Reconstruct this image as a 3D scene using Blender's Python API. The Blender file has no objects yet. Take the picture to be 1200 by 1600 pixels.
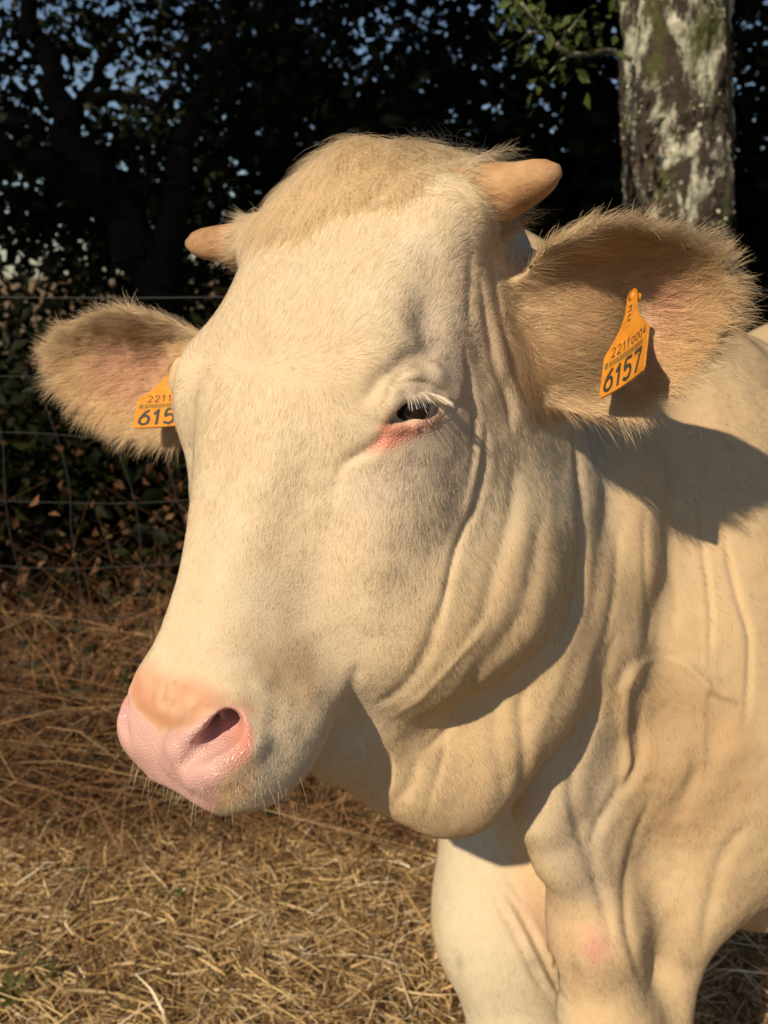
import bpy, math, time
import numpy as np

T0 = time.time()
FUR = True
FUR_N = 520000
rng = np.random.default_rng(7)

# ------------------------------------------------------------------ camera, sky, sun, exposure
sc = bpy.context.scene
CAM_H, PITCH, FPX = 1.5, math.radians(16), 1300.0
cam_d = bpy.data.cameras.new('camera')
cam_d.sensor_fit = 'VERTICAL'
cam_d.sensor_height = 24.0
cam_d.lens = FPX / 1600 * 24.0
cam_d.clip_start, cam_d.clip_end = 0.02, 500
cam_d.dof.use_dof = True
cam_d.dof.focus_distance = 0.70
cam_d.dof.aperture_fstop = 4.8
cam = bpy.data.objects.new('camera', cam_d)
sc.collection.objects.link(cam)
cam.location = (0, 0, CAM_H)
cam.rotation_euler = (math.pi / 2 - PITCH, 0, 0)
sc.camera = cam

SUN_AZ, SUN_EL = math.radians(36), math.radians(37)      # azimuth: the light travels right of straight ahead
LDIR = np.array([math.sin(SUN_AZ) * math.cos(SUN_EL), math.cos(SUN_AZ) * math.cos(SUN_EL), -math.sin(SUN_EL)])
world = bpy.data.worlds.new('World'); sc.world = world
world.use_nodes = True
wn = world.node_tree
sky = wn.nodes.new('ShaderNodeTexSky')
sky.sky_type = 'NISHITA'
sky.sun_disc = False
sky.sun_elevation = SUN_EL
sky.sun_rotation = math.pi + SUN_AZ
sky.altitude = 200
sky.dust_density = 0.4
bg = wn.nodes['Background']
bg.inputs['Strength'].default_value = 0.072
wn.links.new(sky.outputs[0], bg.inputs['Color'])
sun_d = bpy.data.lights.new('sun', 'SUN')
sun_d.energy = 5.0
sun_d.angle = math.radians(0.6)
sun_d.color = (1.0, 0.83, 0.61)
sun = bpy.data.objects.new('sun', sun_d)
sc.collection.objects.link(sun)
from mathutils import Vector, Matrix
sun.rotation_euler = Vector(LDIR).to_track_quat('-Z', 'Y').to_euler()
sun.location = (-3, -6, 5)
sc.view_settings.view_transform = 'Standard'
sc.view_settings.look = 'None'
sc.view_settings.exposure = 0.10
sc.view_settings.gamma = 1.0
sc.cycles.use_denoising = True
sc.cycles.max_bounces = 6
sc.cycles.transparent_max_bounces = 8

# ------------------------------------------------------------------ helpers
RIGHT = np.array([1.0, 0, 0])
FWD = np.array([0, math.cos(PITCH), -math.sin(PITCH)])
UP = np.array([0, math.sin(PITCH), math.cos(PITCH)])
CAMP = np.array([0, 0, CAM_H])


def at(px, py, d):
    """world point seen at a place of the 1200 x 1600 photograph, d metres along the view axis"""
    return CAMP + d * (FWD + (px - 600) / FPX * RIGHT - (py - 800) / FPX * UP)


def to_px(p):
    q = np.asarray(p) - CAMP
    d = q @ FWD
    return 600 + FPX * (q @ RIGHT) / d, 800 - FPX * (q @ UP) / d, d


def nrm(v):
    v = np.asarray(v, float)
    return v / np.linalg.norm(v)


def sstep(a, b, x):
    t = np.clip((x - a) / (b - a), 0, 1)
    return t * t * (3 - 2 * t)


def mesh_obj(name, verts, faces, mat=None, parent=None, smooth=True):
    me = bpy.data.meshes.new(name)
    verts = np.asarray(verts, np.float32)
    if isinstance(faces, np.ndarray):
        k = faces.shape[1]
        me.vertices.add(len(verts)); me.vertices.foreach_set('co', verts.ravel())
        me.loops.add(faces.size); me.loops.foreach_set('vertex_index', faces.astype(np.int32).ravel())
        me.polygons.add(len(faces)); me.polygons.foreach_set('loop_start', np.arange(0, faces.size, k, dtype=np.int32))
        me.update(calc_edges=True)
    else:
        me.from_pydata(verts.tolist(), [], faces)
    if smooth:
        me.polygons.foreach_set('use_smooth', np.ones(len(me.polygons), bool))
    o = bpy.data.objects.new(name, me)
    sc.collection.objects.link(o)
    if mat: me.materials.append(mat)
    if parent: o.parent = parent
    return o


def tag(o, label=None, cat=None, group=None, kind=None):
    if label: o['label'] = label
    if cat: o['category'] = cat
    if group: o['group'] = group
    if kind: o['kind'] = kind
    return o


class NT:
    """short-hand for building a material's node tree"""
    def __init__(s, name):
        s.m = bpy.data.materials.new(name); s.m.use_nodes = True
        s.t = s.m.node_tree; s.n = s.t.nodes; s.b = s.n['Principled BSDF']
    def node(s, typ, **kw):
        n = s.n.new(typ)
        for k, v in kw.items():
            if k.startswith('in_'):
                key = k[3:]
                key = int(key) if key.isdigit() else key.replace('_', ' ')
                if isinstance(v, bpy.types.NodeSocket): s.t.links.new(v, n.inputs[key])
                else: n.inputs[key].default_value = v
            else: setattr(n, k, v)
        return n
    def link(s, a, b): s.t.links.new(a, b)
    def set(s, **kw):
        for k, v in kw.items():
            i = s.b.inputs[k.replace('_', ' ')]
            if isinstance(v, bpy.types.NodeSocket): s.t.links.new(v, i)
            else: i.default_value = v
        return s.m
    def noise(s, scale, detail=4, rough=.55, vec=None, dist=0):
        n = s.node('ShaderNodeTexNoise', in_Scale=scale, in_Detail=detail, in_Roughness=rough, in_Distortion=dist)
        if vec is not None: s.link(vec, n.inputs['Vector'])
        return n.outputs[0]
    def coord(s, which='Object'): return s.node('ShaderNodeTexCoord').outputs[which]
    def ramp(s, fac, stops):
        r = s.node('ShaderNodeValToRGB', in_Fac=fac); e = r.color_ramp.elements
        while len(e) < len(stops): e.new(.5)
        for q, (p, c) in zip(e, stops): q.position = p; q.color = (*c, 1)
        return r.outputs[0]
    def mix(s, fac, a, b, blend='MIX'):
        n = s.node('ShaderNodeMix', data_type='RGBA', blend_type=blend)
        for i, v in ((0, fac), (6, a), (7, b)):
            if isinstance(v, bpy.types.NodeSocket): s.link(v, n.inputs[i])
            else: n.inputs[i].default_value = v if i == 0 else (*v, 1)
        return n.outputs[2]
    def attr(s, name): return s.node('ShaderNodeAttribute', attribute_name=name)
    def bump(s, h, strength=.4, dist=.01):
        return s.node('ShaderNodeBump', in_Height=h, in_Strength=strength, in_Distance=dist).outputs[0]


# ------------------------------------------------------------------ the cow: a distance field on a graded grid, meshed, then sculpted
def graded(lo, a, b, hi, fine, coarse):
    out = list(np.arange(a, b, fine))
    s = fine; x = a
    left = []
    while x > lo:
        s = min(s * 1.15, coarse); x -= s; left.append(x)
    s = fine; x = out[-1]
    right = []
    while x < hi:
        s = min(s * 1.15, coarse); x += s; right.append(x)
    return np.array(left[::-1] + out + right, np.float32)


class Field:
    def __init__(s, ax, ay, az):
        s.ax, s.ay, s.az = ax, ay, az
        s.v = np.full((len(ax), len(ay), len(az)), 0.5, np.float32)
    def box(s, lo, hi):
        return tuple(slice(max(0, np.searchsorted(a, l) - 1), np.searchsorted(a, h) + 1) for a, l, h in zip((s.ax, s.ay, s.az), lo, hi))
    def pts(s, b):
        return s.ax[b[0]][:, None, None], s.ay[b[1]][None, :, None], s.az[b[2]][None, None, :]
    def add(s, lo, hi, fn, k, op='u'):
        m = k + .02
        b = s.box(np.asarray(lo) - m, np.asarray(hi) + m)
        d = fn(*s.pts(b)).astype(np.float32)
        v = s.v[b]
        if op == 'u':
            h = np.clip(.5 + .5 * (v - d) / k, 0, 1)
            s.v[b] = v * (1 - h) + d * h - k * h * (1 - h)
        else:
            d = -d
            h = np.clip(.5 - .5 * (v - d) / k, 0, 1)
            s.v[b] = v * (1 - h) + d * h + k * h * (1 - h)
    def ell(s, c, r, R=None, k=.04, op='u'):
        c = np.asarray(c, float); r = np.asarray(r, float) * np.ones(3)
        R = np.eye(3) if R is None else np.asarray(R, float)      # rows: the ellipsoid's own axes
        ext = np.sqrt(((R * r[:, None]) ** 2).sum(0))
        def fn(x, y, z):
            dx, dy, dz = x - c[0], y - c[1], z - c[2]
            q0 = q1 = 0
            for i in range(3):
                t = (dx * R[i, 0] + dy * R[i, 1] + dz * R[i, 2])
                q0 = q0 + (t / r[i]) ** 2; q1 = q1 + (t / r[i] ** 2) ** 2
            k0 = np.sqrt(q0); k1 = np.sqrt(q1) + 1e-9
            return k0 * (k0 - 1) / k1
        s.add(c - ext, c + ext, fn, k, op)
    def cone(s, a, b, ra, rb, k=.03, op='u', sq=None):
        a = np.asarray(a, float); b = np.asarray(b, float); ba = b - a; L2 = ba @ ba
        lo = np.minimum(a - ra, b - rb); hi = np.maximum(a + ra, b + rb)
        def fn(x, y, z):
            dx, dy, dz = x - a[0], y - a[1], z - a[2]
            h = np.clip((dx * ba[0] + dy * ba[1] + dz * ba[2]) / L2, 0, 1)
            ex, ey, ez = dx - ba[0] * h, dy - ba[1] * h, dz - ba[2] * h
            if sq is not None:            # flatten across an axis
                ax_, f_ = sq
                t = (ex * ax_[0] + ey * ax_[1] + ez * ax_[2]) * (f_ - 1)
                ex, ey, ez = ex + ax_[0] * t, ey + ax_[1] * t, ez + ax_[2] * t
            return np.sqrt(ex ** 2 + ey ** 2 + ez ** 2) - (ra + (rb - ra) * h)
        s.add(lo, hi, fn, k, op)
    def chain(s, pts, rad, k=.03, op='u', sq=None):
        for i in range(len(pts) - 1): s.cone(pts[i], pts[i + 1], rad[i], rad[i + 1], k, op, sq)
    def mesh(s):
        v = s.v; S = v < 0
        nx, ny, nz = v.shape
        cnt = np.zeros((nx - 1, ny - 1, nz - 1), np.int8)
        for i in (0, 1):
            for j in (0, 1):
                for k in (0, 1):
                    cnt += S[i:nx - 1 + i, j:ny - 1 + j, k:nz - 1 + k]
        act = np.flatnonzero((cnt > 0) & (cnt < 8))
        I, J, K = np.unravel_index(act, cnt.shape)
        idx = np.full(cnt.shape, -1, np.int32); idx.ravel()[act] = np.arange(len(act))
        acc = np.zeros((len(act), 3)); num = np.zeros(len(act))
        A = (s.ax, s.ay, s.az)
        for ax in range(3):
            o1, o2 = [a for a in range(3) if a != ax]
            for p in (0, 1):
                for q in (0, 1):
                    off = [0, 0, 0]; off[o1] = p; off[o2] = q
                    c0 = [I + off[0], J + off[1], K + off[2]]
                    c1 = list(c0); c1[ax] = c0[ax] + 1
                    v0 = v[tuple(c0)]; v1 = v[tuple(c1)]
                    m = (v0 < 0) != (v1 < 0)
                    t = np.where(m, v0 / np.where(m, v0 - v1, 1), 0)
                    for a in range(3):
                        co = A[a][c0[a]] if a != ax else A[a][c0[a]] * (1 - t) + A[a][c1[a]] * t
                        acc[:, a] += np.where(m, co, 0)
                    num += m
        P = acc / num[:, None]
        F = []
        for ax in range(3):
            o1, o2 = [(1, 2), (2, 0), (0, 1)][ax]
            sl0 = [slice(None)] * 3; sl1 = [slice(None)] * 3
            sl0[ax] = slice(0, -1); sl1[ax] = slice(1, None)
            for s_ in (sl0, sl1):
                s_[o1] = slice(1, -1); s_[o2] = slice(1, -1)
            a, b = S[tuple(sl0)], S[tuple(sl1)]
            ii = np.array(np.nonzero(a != b))
            flip = a[tuple(ii)]
            ii[o1] += 1; ii[o2] += 1
            def cell(d1, d2):
                c = [ii[0].copy(), ii[1].copy(), ii[2].copy()]; c[o1] -= d1; c[o2] -= d2
                return idx[tuple(c)]
            q = np.stack([cell(1, 1), cell(0, 1), cell(0, 0), cell(1, 0)], 1)
            q[~flip] = q[~flip][:, ::-1]
            F.append(q)
        return P, np.concatenate(F)


def neighbours(nv, F):
    e = np.concatenate([F[:, [0, 1]], F[:, [1, 2]], F[:, [2, 3]], F[:, [3, 0]]])
    return e


def smooth(P, F, it, lam=.5, w=None):
    e = neighbours(len(P), F)
    i = np.concatenate([e[:, 0], e[:, 1]]); j = np.concatenate([e[:, 1], e[:, 0]])
    deg = np.bincount(i, minlength=len(P))[:, None]
    for _ in range(it):
        a = np.stack([np.bincount(i, P[j, c], minlength=len(P)) for c in range(3)], 1) / deg
        P = P + (a - P) * (lam if w is None else lam * w[:, None])
    return P


def normals(P, F):
    n = np.cross(P[F[:, 2]] - P[F[:, 0]], P[F[:, 3]] - P[F[:, 1]])
    N = np.stack([np.bincount(F.ravel(), np.repeat(n[:, c], 4), minlength=len(P)) for c in range(3)], 1)
    return N / (np.linalg.norm(N, axis=1, keepdims=True) + 1e-12)


def subdivide(P, F, sel):
    """split every quad whose corners are all selected into four; the seams close with triangles-as-quads"""
    f = sel[F].all(1)
    A, B = F[f], F[~f]
    e = np.sort(np.concatenate([A[:, [0, 1]], A[:, [1, 2]], A[:, [2, 3]], A[:, [3, 0]]]), 1)
    key = e[:, 0].astype(np.int64) * len(P) + e[:, 1]
    uk, inv = np.unique(key, return_inverse=True)
    mid = (P[uk // len(P)] + P[uk % len(P)]) / 2
    cen = P[A].mean(1)
    n = len(A); m = inv.reshape(4, n).T + len(P); c = np.arange(n) + len(P) + len(uk)
    Q = [np.stack([A[:, i], m[:, i], c, m[:, i - 1]], 1) for i in range(4)]
    # the unsplit neighbours: fan around the inserted edge middles
    be = np.sort(np.stack([B, np.roll(B, -1, 1)], 2), 2)
    bk = be[..., 0].astype(np.int64) * len(P) + be[..., 1]
    pos = np.clip(np.searchsorted(uk, bk), 0, len(uk) - 1)
    hit = uk[pos] == bk
    plain = B[~hit.any(1)]
    extra = []
    for r in np.flatnonzero(hit.any(1)):
        loop = []
        for i in range(4):
            loop.append(B[r, i])
            if hit[r, i]: loop.append(pos[r, i] + len(P))
        cc = len(loop)
        extra.append(loop)
    return np.concatenate([P, mid, cen]), np.concatenate(Q + [plain]), extra


t_ = time.time()
# head frame: l to the cow's left, f along the face from the poll to the nose, u out of the forehead
HL = np.array([0.75457414, -0.64768705, 0.10544833])
HF = np.array([-0.37804024, -0.56040216, -0.73690908])
HU = np.array([-0.53637994, -0.51618883, 0.66771675])
HO = np.array([-0.02817667, 0.83855128, 1.58842064])
def hd(l, f, u): return HO + l * HL + f * HF + u * HU

SECT = [  # f : top, then five side points, bottom (l, u)
    (-.060, [(0, -.03), (.055, -.035), (.085, -.06), (.09, -.10), (.08, -.15), (.05, -.19), (0, -.20)]),
    (-.025, [(0, -.002), (.065, -.009), (.110, -.02), (.120, -.08), (.11, -.16), (.07, -.22), (0, -.24)]),
    (.03, [(0, .014), (.075, .006), (.124, -.012), (.138, -.08), (.135, -.19), (.10, -.29), (0, -.32)]),
    (.10, [(0, .017), (.08, .010), (.126, -.022), (.145, -.09), (.150, -.22), (.12, -.34), (0, -.39)]),
    (.16, [(0, .014), (.080, .006), (.126, -.03), (.146, -.09), (.148, -.22), (.12, -.36), (0, -.41)]),
    (.21, [(0, .006), (.074, -.002), (.122, -.035), (.143, -.09), (.140, -.22), (.112, -.34), (0, -.39)]),
    (.27, [(0, -.008), (.058, -.016), (.096, -.053), (.122, -.11), (.122, -.21), (.095, -.305), (0, -.345)]),
    (.33, [(0, -.030), (.044, -.035), (.072, -.065), (.100, -.12), (.102, -.20), (.075, -.27), (0, -.30)]),
    (.39, [(0, -.049), (.036, -.053), (.060, -.080), (.080, -.125), (.084, -.19), (.06, -.238), (0, -.255)]),
    (.44, [(0, -.062), (.034, -.066), (.058, -.090), (.074, -.132), (.077, -.180), (.054, -.216), (0, -.23)]),
    (.48, [(0, -.072), (.038, -.075), (.063, -.098), (.076, -.135), (.075, -.172), (.05, -.195), (0, -.203)]),
    (.515, [(0, -.083), (.039, -.086), (.064, -.105), (.075, -.136), (.070, -.163), (.046, -.178), (0, -.184)]),
    (.542, [(0, -.098), (.034, -.101), (.055, -.115), (.064, -.14), (.057, -.158), (.034, -.170), (0, -.174)]),
    (.558, [(0, -.118), (.022, -.12), (.035, -.128), (.04, -.143), (.035, -.156), (.020, -.166), (0, -.168)]),
]
NTH, NFS = 64, 128
sf = np.array([s[0] for s in SECT]); uc = np.array([(s[1][0][1] + s[1][-1][1]) / 2 for s in SECT])
th = np.linspace(0, math.pi, NTH)
def section_r(pts, c):
    p = np.array(pts); p = np.concatenate([p, (p * [-1, 1])[-2:0:-1]])
    n = len(p); out = []
    for i in range(n):
        p0, p1, p2, p3 = p[i - 1], p[i], p[(i + 1) % n], p[(i + 2) % n]
        for t in np.linspace(0, 1, 12, endpoint=False):
            out.append(.5 * (2 * p1 + (p2 - p0) * t + (2 * p0 - 5 * p1 + 4 * p2 - p3) * t * t + (3 * p1 - p0 - 3 * p2 + p3) * t ** 3))
    o = np.array(out); a = np.arctan2(o[:, 0], o[:, 1] - c); r = np.hypot(o[:, 0], o[:, 1] - c)
    m = a >= -1e-6
    od = np.argsort(a[m]); return np.interp(th, a[m][od], r[m][od])
RT = np.array([section_r(s[1], c) for s, c in zip(SECT, uc)])
def cubic(xs, ys, x):           # smooth monotone-ish interpolation along the head
    ys = np.asarray(ys); d = np.gradient(ys, xs, axis=0)
    i = np.clip(np.searchsorted(xs, x) - 1, 0, len(xs) - 2)
    h = (xs[i + 1] - xs[i]); t = ((x - xs[i]) / h)
    if ys.ndim > 1: h = h[:, None]; t = t[:, None]
    return (2 * t ** 3 - 3 * t ** 2 + 1) * ys[i] + (t ** 3 - 2 * t ** 2 + t) * h * d[i] + (-2 * t ** 3 + 3 * t ** 2) * ys[i + 1] + (t ** 3 - t ** 2) * h * d[i + 1]
fs = np.linspace(sf[0], sf[-1], NFS)
RTF = cubic(sf, RT, fs); UCF = cubic(sf, uc, fs)

def head_fn(x, y, z):
    dx, dy, dz = x - HO[0], y - HO[1], z - HO[2]
    l = np.abs(dx * HL[0] + dy * HL[1] + dz * HL[2])
    f = dx * HF[0] + dy * HF[1] + dz * HF[2]
    u = dx * HU[0] + dy * HU[1] + dz * HU[2]
    fi = np.clip((f - sf[0]) / (sf[-1] - sf[0]) * (NFS - 1), 0, NFS - 1.001)
    i = fi.astype(np.int32); t = fi - i
    c = UCF[i] * (1 - t) + UCF[i + 1] * t
    a = np.arctan2(l, u - c) / math.pi * (NTH - 1)
    j = np.clip(a.astype(np.int32), 0, NTH - 2); w = a - j
    r = (RTF[i, j] * (1 - t) + RTF[i + 1, j] * t) * (1 - w) + (RTF[i, j + 1] * (1 - t) + RTF[i + 1, j + 1] * t) * w
    d = (np.hypot(l, u - c) - r) * .85
    over = np.maximum(f - sf[-1], sf[0] - f)
    d2 = np.where(over > 0, np.sqrt(np.maximum(d, 0) ** 2 + over ** 2), np.maximum(d, over))
    return d2

def ear_frame(base, tip, normal, half_w, cup, thick, roll, up):
    a = tip - base; L = np.linalg.norm(a); a = a / L
    n = nrm(normal - a * (np.asarray(normal) @ a)); t = np.cross(n, a)
    return dict(base=base, a=a, n=n, t=t, L=L, w=half_w, cup=cup, th=thick, roll=roll, up=up)
def ear_local(E, x, y, z):
    dx, dy, dz = x - E['base'][0], y - E['base'][1], z - E['base'][2]
    return [dx * v[0] + dy * v[1] + dz * v[2] for v in (E['a'], E['t'], E['n'])]
def ear_fn(E):
    def fn(x, y, z):
        s, t, n = ear_local(E, x, y, z)
        L, w = E['L'], E['w']
        sc_ = (s / L - .46) / .54
        ww = w * (1 - .18 * sc_)
        e = (np.sqrt(sc_ ** 2 + (t / ww) ** 2) - 1) * w
        n0 = E['cup'] * ((t / w) ** 2 + .55 * sc_ ** 2 - .6) + E['roll'] * np.clip(t * E['up'] / w, 0, 1.5) ** 2
        sh = np.abs(n - n0) - E['th'] * (1.0 - .35 * np.clip(sc_ ** 2 + (t / w) ** 2, 0, 1))
        k = .012
        h = np.clip(.5 + .5 * (e - sh) / k, 0, 1)
        return sh * (1 - h) + e * h + k * h * (1 - h)
    return fn
EARS = [ear_frame(at(835, 535, .775), at(1145, 440, .70), -FWD * .82 - RIGHT * .15 - UP * .26, .082, .058, .011, .020, 1),
        ear_frame(at(345, 600, .95), at(72, 565, 1.02), -FWD * .85 + RIGHT * .12 - UP * .25, .074, .036, .011, .014, -1)]

def axis_join(bands, lo, hi, coarse):
    """axis samples: bands of (start, end, step), growing coarser outside"""
    xs = [bands[0][0]]
    for a, b, st in bands:
        while xs[-1] < b: xs.append(xs[-1] + st)
    st = bands[0][2]; left = []; x = xs[0]
    while x > lo:
        st = min(st * 1.15, coarse); x -= st; left.append(x)
    st = bands[-1][2]; x = xs[-1]
    while x < hi:
        st = min(st * 1.15, coarse); x += st; xs.append(x)
    return np.array(left[::-1] + xs, np.float32)
EYE = at(640, 636, .66)
g = .0036
fd = Field(axis_join([(-.41, EYE[0] - .05, g), (EYE[0] - .05, EYE[0] + .05, .0018), (EYE[0] + .05, .52, g)], -.42, 2.1, .03),
           axis_join([(.44, EYE[1] - .03, g), (EYE[1] - .03, EYE[1] + .05, .002), (EYE[1] + .05, 1.16, g)], .3, 3.0, .03),
           axis_join([(.55, EYE[2] - .05, g), (EYE[2] - .05, EYE[2] + .04, .0018), (EYE[2] + .04, 1.66, g)], -.02, 1.78, .02))
print('grid', fd.v.shape)
cs = np.array([hd(sx * .2, f, u) for sx in (-1, 1) for f in (-.1, .6) for u in (-.4, .08)])
fd.add(cs.min(0), cs.max(0), head_fn, .01)
HR = np.array([HL, HF, HU])
for s in (-1, 1):
    fd.ell(hd(s * .112, .20, -.055), (.036, .062, .050), HR, .03)             # orbit and brow
    fd.ell(hd(s * .106, .25, -.175), (.040, .10, .10), HR, .06)              # cheek muscle
    fd.ell(hd(s * .052, .502, -.128), (.032, .046, .042), HR, .03)             # nostril wing
    fd.ell(hd(s * .052, .472, -.160), (.034, .058, .030), HR, .025)            # upper lip side
    fd.ell(hd(s * .115, .045, -.03), (.040, .034, .034), HR, .03)                 # horn boss
fd.ell(hd(0, .44, -.195), (.045, .06, .025), HR, .03)                            # chin
# neck and body
BD = nrm([math.sin(math.radians(38)), math.cos(math.radians(38)), 0])          # from chest to tail
BL = np.array([BD[1], -BD[0], 0])                                              # the cow's left
ZZ = np.array([0, 0, 1.])
BR = np.array([BL, BD, ZZ])
chest = np.array([.30, 1.12, .92])
def bd(l, b, z): return chest + BL * l + BD * b + ZZ * (z - chest[2])
fd.ell(at(745, 600, 1.03), (.15, .16, .19), None, .05)
fd.ell(at(850, 740, 1.13), (.18, .18, .25), None, .07)
fd.ell(at(960, 840, 1.22), (.20, .20, .32), None, .08)
fd.ell(at(1070, 870, 1.38), (.24, .25, .36), BR, .08)
fd.ell(bd(0, .25, 1.0), (.30, .38, .40), BR, .08)
fd.ell(bd(0, .75, .96), (.36, .6, .40), BR, .1)
fd.ell(bd(0, 1.25, 1.0), (.33, .5, .40), BR, .1)
fd.ell(bd(0, 1.6, 1.05), (.28, .3, .34), BR, .08)
for s in (-1, 1):
    fd.ell(bd(s * .20, .12, .95), (.11, .19, .28), BR, .06)                    # shoulder
# forelegs
fd.chain([at(1065, 1200, 1.17), at(1035, 1400, 1.08), at(1036, 1640, 1.07), at(1060, 1820, 1.18), at(1060, 2050, 1.27)], [.10, .055, .030, .036, .034], .035)
fd.chain([at(795, 1250, 1.29), at(790, 1440, 1.235), at(822, 1640, 1.21), at(850, 1810, 1.27), at(860, 1960, 1.34)], [.110, .099, .068, .048, .042], .05)
# hind legs
for s in (-1, 1):
    fd.chain([bd(s * .2, 1.55, .9), bd(s * .2, 1.45, .62), bd(s * .19, 1.7, .42), bd(s * .19, 1.65, .05)], [.2, .11, .06, .05], .06)
# dewlap and brisket
fd.chain([at(890, 1080, .99), at(888, 1200, .985), at(900, 1300, .995), at(932, 1440, 1.01), at(950, 1600, 1.04), at(960, 1680, 1.06)], [.075, .055, .045, .05, .05, .04], .045)
fd.chain([at(866, 1130, .93), at(856, 1215, .925), at(845, 1275, .93), at(872, 1340, .95), at(898, 1390, .97)], [.022, .021, .017, .014, .010], .045)
fd.ell(bd(0, .05, .72), (.15, .18, .15), BR, .08)
fd.ell(at(1190, 1240, 1.45), (.20, .24, .21), BR, .06)
fd.ell(bd(.05, .5, .66), (.24, .35, .14), BR, .08)
# lower jaw and the muscle over its angle
fd.chain([at(520, 1150, .785), at(575, 1110, .80), at(660, 1045, .835), at(750, 955, .86), at(822, 850, .88), at(842, 760, .885)], [.030, .034, .042, .050, .056, .05], .055)
fd.chain([at(590, 965, .765), at(655, 968, .760), at(735, 915, .790), at(790, 820, .815)], [.040, .053, .055, .045], .07)
# skin fold of the neck close behind the jaw
fd.chain([at(945, 640, .99), at(950, 760, .955), at(945, 880, .932), at(916, 1010, .918), at(886, 1110, .928)], [.04, .044, .044, .042, .04], .06)
fd.chain([at(1060, 620, 1.18), at(1060, 760, 1.135), at(1055, 880, 1.09), at(1025, 1010, 1.06), at(985, 1110, 1.045)], [.09, .10, .10, .095, .085], .10)
fd.ell(at(1060, 1150, 1.165), (.20, .20, .28), None, .08)
fd.ell(at(1100, 930, 1.25), (.18, .18, .24), None, .08)
# throat
fd.chain([at(868, 930, .886), at(822, 1030, .861), at(772, 1110, .856), at(738, 1185, .852)], [.050, .054, .054, .05], .05)
fd.ell(at(700, 1060, .93), (.10, .11, .12), None, .05)
fd.chain([at(728, 1070, .890), at(718, 1170, .882), at(708, 1232, .874)], [.046, .046, .038], .05)
fd.chain([at(560, 1170, .80), at(630, 1200, .83), at(690, 1220, .85)], [.033, .038, .04], .045)
for E in EARS:
    ctr = E['base'] + E['a'] * E['L'] * .5
    fd.add(ctr - .16, ctr + .16, ear_fn(E), .012)
    if E['up'] < 0:
        fd.cone(E['base'] - E['a'] * .10, E['base'] + E['a'] * .03, .055, .034, .03); continue
    fd.ell(E['base'] + E['a'] * .025 - E['n'] * .014, (.052, .074, .036), np.array([E['a'], E['t'], E['n']]), .03)

def surf(px, py, near=.4, far=1.7):
    """depth of the field's surface on the view ray through a photo pixel"""
    d = np.arange(near, far, .0015)
    p = at(px, py, 1.0) - CAMP
    q = CAMP + d[:, None] * p
    ii = []
    for a, c in zip((fd.ax, fd.ay, fd.az), q.T):
        i = np.clip(np.searchsorted(a, c) - 1, 0, len(a) - 2); ii.append((i, np.clip((c - a[i]) / (a[i + 1] - a[i]), 0, 1)))
    v = 0
    for bx in (0, 1):
        for by in (0, 1):
            for bz in (0, 1):
                w = (ii[0][1] if bx else 1 - ii[0][1]) * (ii[1][1] if by else 1 - ii[1][1]) * (ii[2][1] if bz else 1 - ii[2][1])
                v = v + w * fd.v[ii[0][0] + bx, ii[1][0] + by, ii[2][0] + bz]
    h = np.flatnonzero(v < 0)
    return d[h[0]] if len(h) else far
def on(px, py, off=0.0): return at(px, py, surf(px, py) + off)
def path(pts, off=0.0): return [on(x, y, off) for x, y in pts]

# visible nostril: the wing's rolled edge, the comma-shaped opening and the tunnel behind it
RG = path([(268, 1192), (282, 1165), (312, 1138), (342, 1117), (368, 1110)], .004)
CUT = path([(292, 1192), (316, 1171), (340, 1152), (354, 1136), (358, 1124)], -.001)
TUN = [on(325, 1160, .006), on(352, 1134, .008)]
fd.chain(RG, [.006, .009, .010, .009, .006], .014)
fd.chain(path([(300, 1215), (345, 1195), (385, 1160), (385, 1125)], .006), [.006, .008, .009, .006], .014)
fd.chain(CUT, [.0035, .0075, .0095, .010, .0075], .005, 's')
fd.cone(TUN[0], TUN[0] - HF * .03 - HU * .012 - HL * .025, .007, .005, .004, 's')
fd.cone(TUN[1], TUN[1] - HF * .035 - HU * .016 - HL * .025, .010, .006, .004, 's')
mir = lambda p: p - 2 * ((p - HO) @ HL) * HL                                    # the far nostril mirrors it
fd.chain([mir(p) for p in CUT], [.0035, .0075, .0095, .010, .0075], .005, 's')
fd.cone(mir(TUN[0]), mir(TUN[0]) - HF * .03 - HU * .012 + HL * .025, .008, .006, .004, 's')
# left eye: ball socket, opening, lids
ED = surf(645, 634)
ER = .0215
EYEC = at(647, 637, ED + .0225)
SUP = [(603, 651), (616, 631), (640, 618), (666, 616), (694, 629)]
SLO = [(598, 670), (620, 669), (646, 665), (672, 657), (696, 640)]
dsk = lambda x, y: surf(x, y)
pu = [at(x, y, dsk(x, y)) for x, y in SUP]; pl_ = [at(x, y, dsk(x, y)) for x, y in SLO]
pb = [at(x, y, dsk(x, y)) for x, y in [(596, 640), (610, 608), (640, 590), (676, 590), (708, 612)]]
pc = [at(x, y, dsk(x, y)) for x, y in [(598, 700), (624, 692), (654, 688), (686, 674), (708, 650)]]
fd.chain([at(601, 660, ED + .004), at(618, 648, ED - .001), at(641, 639, ED - .003), at(664, 635, ED - .002), at(690, 634, ED + .004)], [.0035, .0095, .0118, .0105, .004], .004, 's')
UP_L = [p - FWD * .0005 for p in pu]; LO_L = [p + FWD * .0005 for p in pl_]
fd.chain(UP_L, [.0028, .0036, .0040, .0040, .0034], .005)
fd.chain([p + FWD * .004 for p in pb], [.003, .0045, .005, .005, .004], .012)
fd.chain(LO_L, [.0026, .0030, .0033, .0033, .003], .004)
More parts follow.
